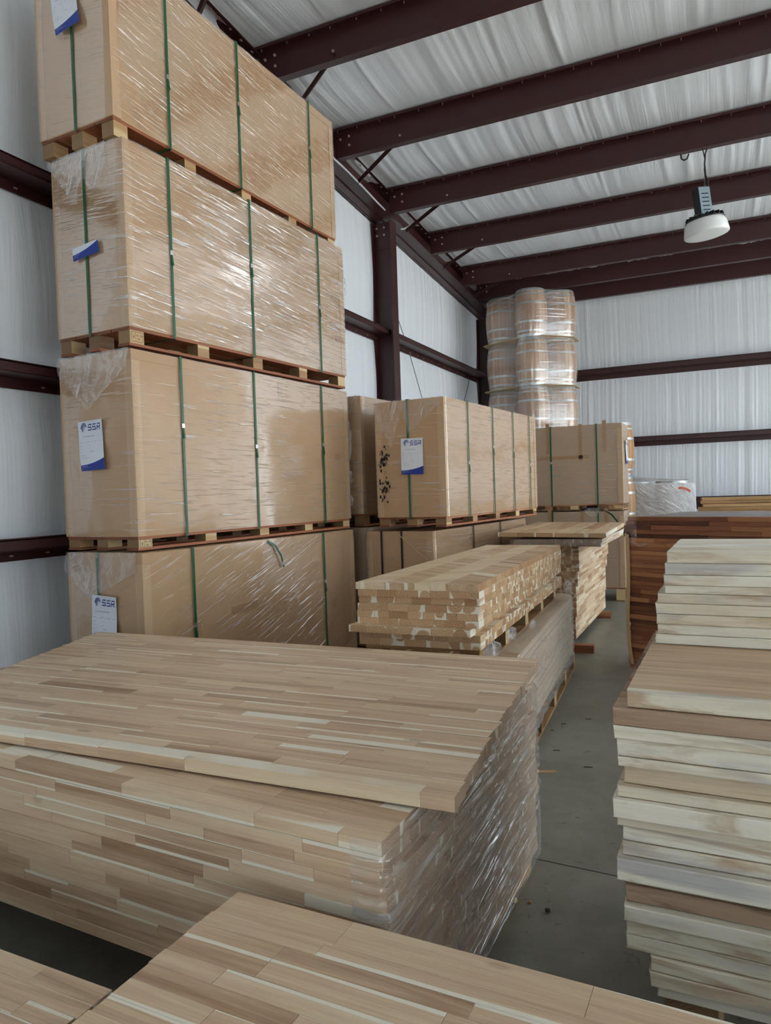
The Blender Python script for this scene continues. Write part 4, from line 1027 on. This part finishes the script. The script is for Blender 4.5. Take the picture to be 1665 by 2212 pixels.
LOW = [(-.216, 1.060, 1.020, 0), (-.248, 1.019, .978, -.012), (-.247, .977, .944, -.01), (-.240, .943, .900, 0), (-.240, .899, .875, 0), (-.228, .872, .828, .02), (-.243, .827, .800, .0), (-.252, .799, .754, -.015),
       (-.247, .753, .728, 0), (-.234, .726, .690, .015), (-.236, .689, .655, .01), (-.246, .653, .600, -.01), (-.234, .598, .578, .03), (-.231, .577, .536, .02), (-.236, .535, .497, .0), (-.230, .496, .462, .01), (-.231, .461, .424, .01),
       (-.176, .423, .388, 0), (-.178, .387, .350, 0), (-.165, .348, .310, .03)]
for i, (x, zt, zb_, dy) in enumerate(LOW):
    lab = ('pale-edged slab whose tan striped top shows, topmost of the lower right-hand pile' if i == 0 else 'brown-stained slab sticking out just below the tan-topped slab' if i == 1 else
           'pale slab in the lower right-hand pile, '+nth(i))
    slab(lab, x, 1.80+dy, zb_, zt, 2.2, (1.12 if i == 0 else 1.0)-dy, rs, 720+i, 9 if i == 0 else 0, 'brown_slab' if i in (1, 13) else 'pale_wood')
t = thing('pallet', 'dark low pallet under the right-hand slab pile', 'pallet', (-.15, 1.86, 0), rs)
for k in range(3): piece('runner', t, 'pallet_wood', .0+k*.9, 0, 0, .12+k*.9, .9, .3095, 'y')

# ================================================================== BARRELS, LUMBER, FLOOR LITTER
def oak():
    t = NT('barrel_oak'); tc = t.n('ShaderNodeTexCoord'); o = t.sep(tc.outputs['Object'])
    a = t.math('DIVIDE', t.math('ARCTAN2', o[1], o[0]), 6.28318); k = t.math('MULTIPLY', a, 26); st = t.math('FLOOR', k); fr = t.math('FRACT', k)
    rnd = t.n('ShaderNodeTexWhiteNoise', noise_dimensions='1D'); t.put(rnd.inputs['W'], st)
    g = t.noise(t.mapping(tc.outputs['Object'], (18, 18, 2)), 1.0, 4)
    c = t.ramp(t.math('ADD', t.math('MULTIPLY', rnd.outputs['Value'], .6), t.math('MULTIPLY', g, .5)), (.2, srgb(168,120,80)), (.6, srgb(196,152,108)), (.95, srgb(212,174,130)))
    gap = t.math('LESS_THAN', t.math('ABSOLUTE', t.math('SUBTRACT', fr, .5)), .47)
    return t.bsdf(t.mix(gap, srgb(110,74,48), c), .6)
M['barrel_oak'] = oak()
def brad(z, h): u = (z/h-.5)*2; r = .346*h; e = .2924*h; return e+(r-e)*(1-u*u)
_bm = {}
def barrel(label, x, y, z, h=.838, rz=0.0, group=None, bung=None):
    t = thing('oak_barrel', label, 'barrel', (x, y, z), rz, group)
    if h not in _bm:
        st = MB(); n = 26
        for k in range(n):                          # staves, each a shallow flat
            a0, a1 = 2*PI*k/n+.004, 2*PI*(k+1)/n-.004; b = len(st.v); m = 11
            for i in range(m):
                zz = h*i/(m-1); r = brad(zz, h)
                for a, rr in ((a0, r), (a1, r), (a1, r-.02), (a0, r-.02)): st.v.append((rr*math.cos(a), rr*math.sin(a), zz))
            for i in range(m-1):
                for j in range(4): st.f.append((b+4*i+j, b+4*i+(j+1) % 4, b+4*i+4+(j+1) % 4, b+4*i+4+j))
            st.f += [(b+3, b+2, b+1, b), (b+4*(m-1), b+4*(m-1)+1, b+4*(m-1)+2, b+4*(m-1)+3)]
        hoops = []
        for f0, f1 in ((.0, .055), (.10, .135), (.285, .325), (.675, .715), (.865, .90), (.945, 1.0)):
            hp_ = []
            z0, z1 = f0*h, f1*h
            hp_ = [(brad(z0, h)+.001, z0), (brad(z0, h)+.004, z0), (brad(z1, h)+.004, z1), (brad(z1, h)+.001, z1)]
            hoops.append(MB().lathe(hp_+[hp_[0]], 40).mesh('hoop', M['zinc'], False))
        hd = MB().prism([(.268*h*math.cos(2*PI*k/32), .268*h*math.sin(2*PI*k/32)) for k in range(32)], h-.045, h-.022).mesh('head', M['oak_head'])
        _bm[h] = (st.mesh('stave_shell', M['barrel_oak']), hoops, hd)
    sm, hoops, hd = _bm[h]
    link('stave_shell', sm, t); link('barrel_head', hd, t)
    for hm in hoops: link('hoop', hm, t)
    if bung is not None:
        a, f = bung; r = brad(f*h, h)
        o = MB().lathe([(0, 0), (.022, 0), (.022, .012), (0, .012)], 12).obj('bung', M['bung'], t)
        o.matrix_local = Matrix.Translation((r*math.cos(a), r*math.sin(a), f*h)) @ Matrix.Rotation(a, 4, 'Z') @ Matrix.Rotation(PI/2, 4, 'Y')
    return t
M['bung'] = simple('bung', srgb(110,40,36), .5)
BH = .8155; PITCH = .825
cols = [('left', -3.524, 12.885), ('middle', -2.918, 12.519), ('right', -2.512, 12.93)]
lay = ['first', 'second', 'third', 'fourth', 'fifth', 'topmost']
for c, x, y in cols:
    for k in range(6):
        barrel(f'oak barrel in {c} column of the barrel tower, {lay[k]} from the floor' if k < 5 else f'oak barrel topmost in the {c} column of the wrapped barrel tower', x+random.uniform(-.008, .008), y, .004+k*PITCH, BH, random.uniform(0, 6), 'barrels of the tall wrapped tower', None if not (c == 'middle' and k in (3, 4)) else None)
for k in range(1, 6):
    t = thing('slip_sheet', 'thin plywood sheet between barrel layers, '+ORD[k-1]+' from the floor', 'sheet', (0, 0, .004+k*PITCH-.0088), 0, None)
    MB().prism([(-3.83, 12.69), (-3.75, 12.60), (-3.12, 12.31), (-2.64, 12.31), (-2.23, 12.74), (-2.23, 13.21), (-3.83, 13.21)], 0, .0075).obj('board', M['pallet_wood'], t)['sz'] = (1, 1, 1)
# wrap around the three columns: follows the barrels, bridging between them
def tower_wrap(u, v):
    z = 1.72+v*(4.92-1.72); f = ((z-.004)/PITCH) % 1.0; r = brad(f*BH, BH)+.012
    # path: left outer side -> left front -> middle front -> right front -> right outer side
    segs = [(0, R(175), R(262)), (1, R(208), R(312)), (2, R(300), R(372))]
    tot = sum(b-a for _, a, b in segs)+.5; s = u*tot; acc = 0
    for i, (k, a, b) in enumerate(segs):
        if s <= b-a: an = a+s; c = cols[k]; return (c[1]+r*math.cos(an), c[2]+r*math.sin(an), z+.004*noise.noise(Vector((u*20, z*14, 3))))
        s -= b-a
        if i < 2:
            if s <= .25:
                q = s/.25; c = cols[k]; n_ = segs[i+1]; c2 = cols[n_[0]]
                p0 = Vector((c[1]+r*math.cos(b), c[2]+r*math.sin(b))); p1 = Vector((c2[1]+r*math.cos(n_[1]), c2[2]+r*math.sin(n_[1]))); p = p0.lerp(p1, q); return (p.x, p.y, z)
            s -= .25
    k, a, b = segs[2]; c = cols[k]; return (c[1]+r*math.cos(b), c[2]+r*math.sin(b), z)
tag(MB().grid(tower_wrap, 110, 90, lambda u, v: (u*3.0, v*3.3)).obj('stretch_film', M['film_barrel'], None, True), 'clear stretch film wound around the tall barrel tower', 'film')

# shorter barrels on the right, behind the far cartons
for k, lb in enumerate(('oak barrel on the floor behind the far cartons, bottom of three', 'oak barrel second up behind the far cartons', 'oak barrel peeking out beside the upper far carton, top of three')):
    barrel(lb, -1.52, 12.05, .005+k*.845, .838, 1.0+k, None)
for k, (x, y, lb) in enumerate(((-1.31, 12.88, 'left'), (-.72, 12.62, 'right'))):
    barrel('oak barrel on the floor under the foil-wrapped pair, '+lb, x, y, .0, .76, k)
    barrel('oak barrel with galvanised hoops in the glittering wrap, '+lb+' of the pair', x, y, .772, .825, k+.5)
def pair_wrap(u, v):
    # loose bag over both barrels, open at the top on the right
    a = R(150)+u*R(240); z = .75+v*.80; ca, sa = math.cos(a), math.sin(a)
    rx, ry = .74+.03*(1-v), .50
    nz = noise.noise(Vector((u*14, v*8, 6)))+.6*noise.noise(Vector((u*34, v*20, 2)))
    k = 1+.018*nz
    sx = abs(ca)**.75*(1 if ca > 0 else -1); sy = abs(sa)**.75*(1 if sa > 0 else -1)
    zz = z+(.05*v*(1-u*1.2))
    return (-.925+rx*sx*k*.74, 12.70+ry*sy*k*.86, zz)
tag(MB().grid(pair_wrap, 120, 50, lambda u, v: (u*2.4, v*.9)).obj('stretch_film', M['film_foil'], None, True), 'glittering crinkled film around the two short barrels on the right', 'film')
def drape(u, v):
    x = -1.42+u*.95; z = 1.60+.10*(1-u)**1.5*(1-v)+.012*noise.noise(Vector((u*9, v*7, 1))); return (x, 12.36+v*.62, z+.012)
tag(MB().grid(drape, 40, 20, lambda u, v: (u, v*.6)).obj('film_sheet', M['film_thick'], None, True), 'clear film draped over the tops of the two short barrels', 'film')
mb = MB()
pts = [(-.66, 12.31, 1.47), (-.655, 12.30, 1.40)], [(-.66, 12.31, 1.47), (-.56, 12.31, 1.485)], [(-.56, 12.31, 1.485), (-.49, 12.33, 1.46)], [(-.49, 12.33, 1.46), (-.44, 12.36, 1.42)]
for a, b in pts: mb.bar(a, b, .035, .002, (0, 1, 0))
tag(mb.obj('ribbon', M['orange_ribbon']), 'orange ribbon tied on the wrapped barrel at right', 'ribbon')

# rough lumber bundle behind the red-brown stack
for i in range(7):
    for j in range(2):
        rn = random.Random(800+i*3+j); z = 1.344-(i+1)*.042-(0.0 if i < 2 else .004)
        t = thing('plank', f'rough plank in the lumber bundle at far right, {nth(i)}, '+('front row' if j == 0 else 'row behind'), 'plank', (-.25-(.03 if i > 2 else 0)-(.04 if i > 4 else 0)+rn.uniform(-.02, .02), 11.0+j*.17, z), 0, 'rough planks of the far lumber bundle')
        mb = MB(); nx = 24; b = 0
        for q in range(nx+1):
            x = 2.8*q/nx; w1 = .02*max(0, noise.noise(Vector((x*2.6, i*3.1+j, 1)))) if i in (1, 2) else 0; w2 = .004*noise.noise(Vector((x*4, i+j*7, 4)))
            mb.v += [(x-1.4, w2-.08, .0-.02+w1*.3), (x-1.4, .08, -.02), (x-1.4, .08, .0195), (x-1.4, w2-.08+w1, .0195-w1*.4)]
        for q in range(nx):
            for r_ in range(4): mb.f.append((q*4+r_, q*4+(r_+1) % 4, q*4+4+(r_+1) % 4, q*4+4+r_))
        mb.f += [(3, 2, 1, 0), tuple(nx*4+k for k in range(4))]
        o = mb.obj('board', M['lumber'], t); o.location = (1.4, .08, .02); o['sz'] = (1, 1, 1); o.color = (min(.9, max(.1, rn.gauss(.5, .2))), 0, 0, 1)
t = thing('bunk', 'timber bunk carrying the far lumber bundle, out of sight', 'timber', (-.2, 11.0, 0))
for k in range(3): piece('timber', t, 'pallet_wood', .1+k*1.1, 0, 0, .25+k*1.1, .34, 1.344-7*.042-.0045, 'y')

# litter on the floor
tag(MB().prism([(0, 0), (.205, .085), (.212, .055), (.012, -.028)], 0, .004).obj('cardboard_strip', M['kraft']), 'flat cardboard strip on the floor by the middle pallet', 'scrap').location = (-1.055, 3.865, .0005)
D.objects['cardboard_strip'].location = (-1.055, 3.862, .0005)
def chip(name, label, x, y, s, m, seed):
    bm = bmesh.new(); bmesh.ops.create_icosphere(bm, subdivisions=1, radius=s)
    for v in bm.verts: v.co *= .75+.5*abs(noise.noise(v.co*40+Vector((seed, 0, 0)))); v.co.z *= .55
    zmin = min(v.co.z for v in bm.verts)
    me = D.meshes.new(name); bm.to_mesh(me); bm.free(); me.materials.append(m); o = link(name, me); o.location = (x, y, -zmin+.0005); o['sz'] = (1, 1, 1); tag(o, label, 'chip')
chip('wood_chip', 'pale wood chip on the floor beside the nearest stack', -.734, 2.617, .016, M['lumber'], 1)
chip('wood_chip', 'small brown chip just right of the pale chip on the floor', -.679, 2.635, .011, M['brown_wood'], 2)
chip('wood_chip', 'dark flat chip on the floor, rightmost of three', -.606, 2.603, .014, M['grease'], 3)
chip('wood_chip', 'small chip on the floor below the cardboard strip', -.995, 3.785, .016, M['lumber'], 4)
for k, (x, y) in enumerate(((-1.02, 4.6), (-.98, 4.75), (-.85, 4.9), (-.93, 4.25), (-.72, 4.05))):
    tag(MB().bar((0, 0, .0022), (.022+.006*k, .008, .0022), .005, .003).obj('bark_splinter', M['grease']), 'dark splinter on the aisle floor, '+('farthest', 'second farthest', 'third from the back', 'beside the middle pallet', 'nearest')[k-0 if k < 5 else 0], 'splinter').location = (x, y, 0)
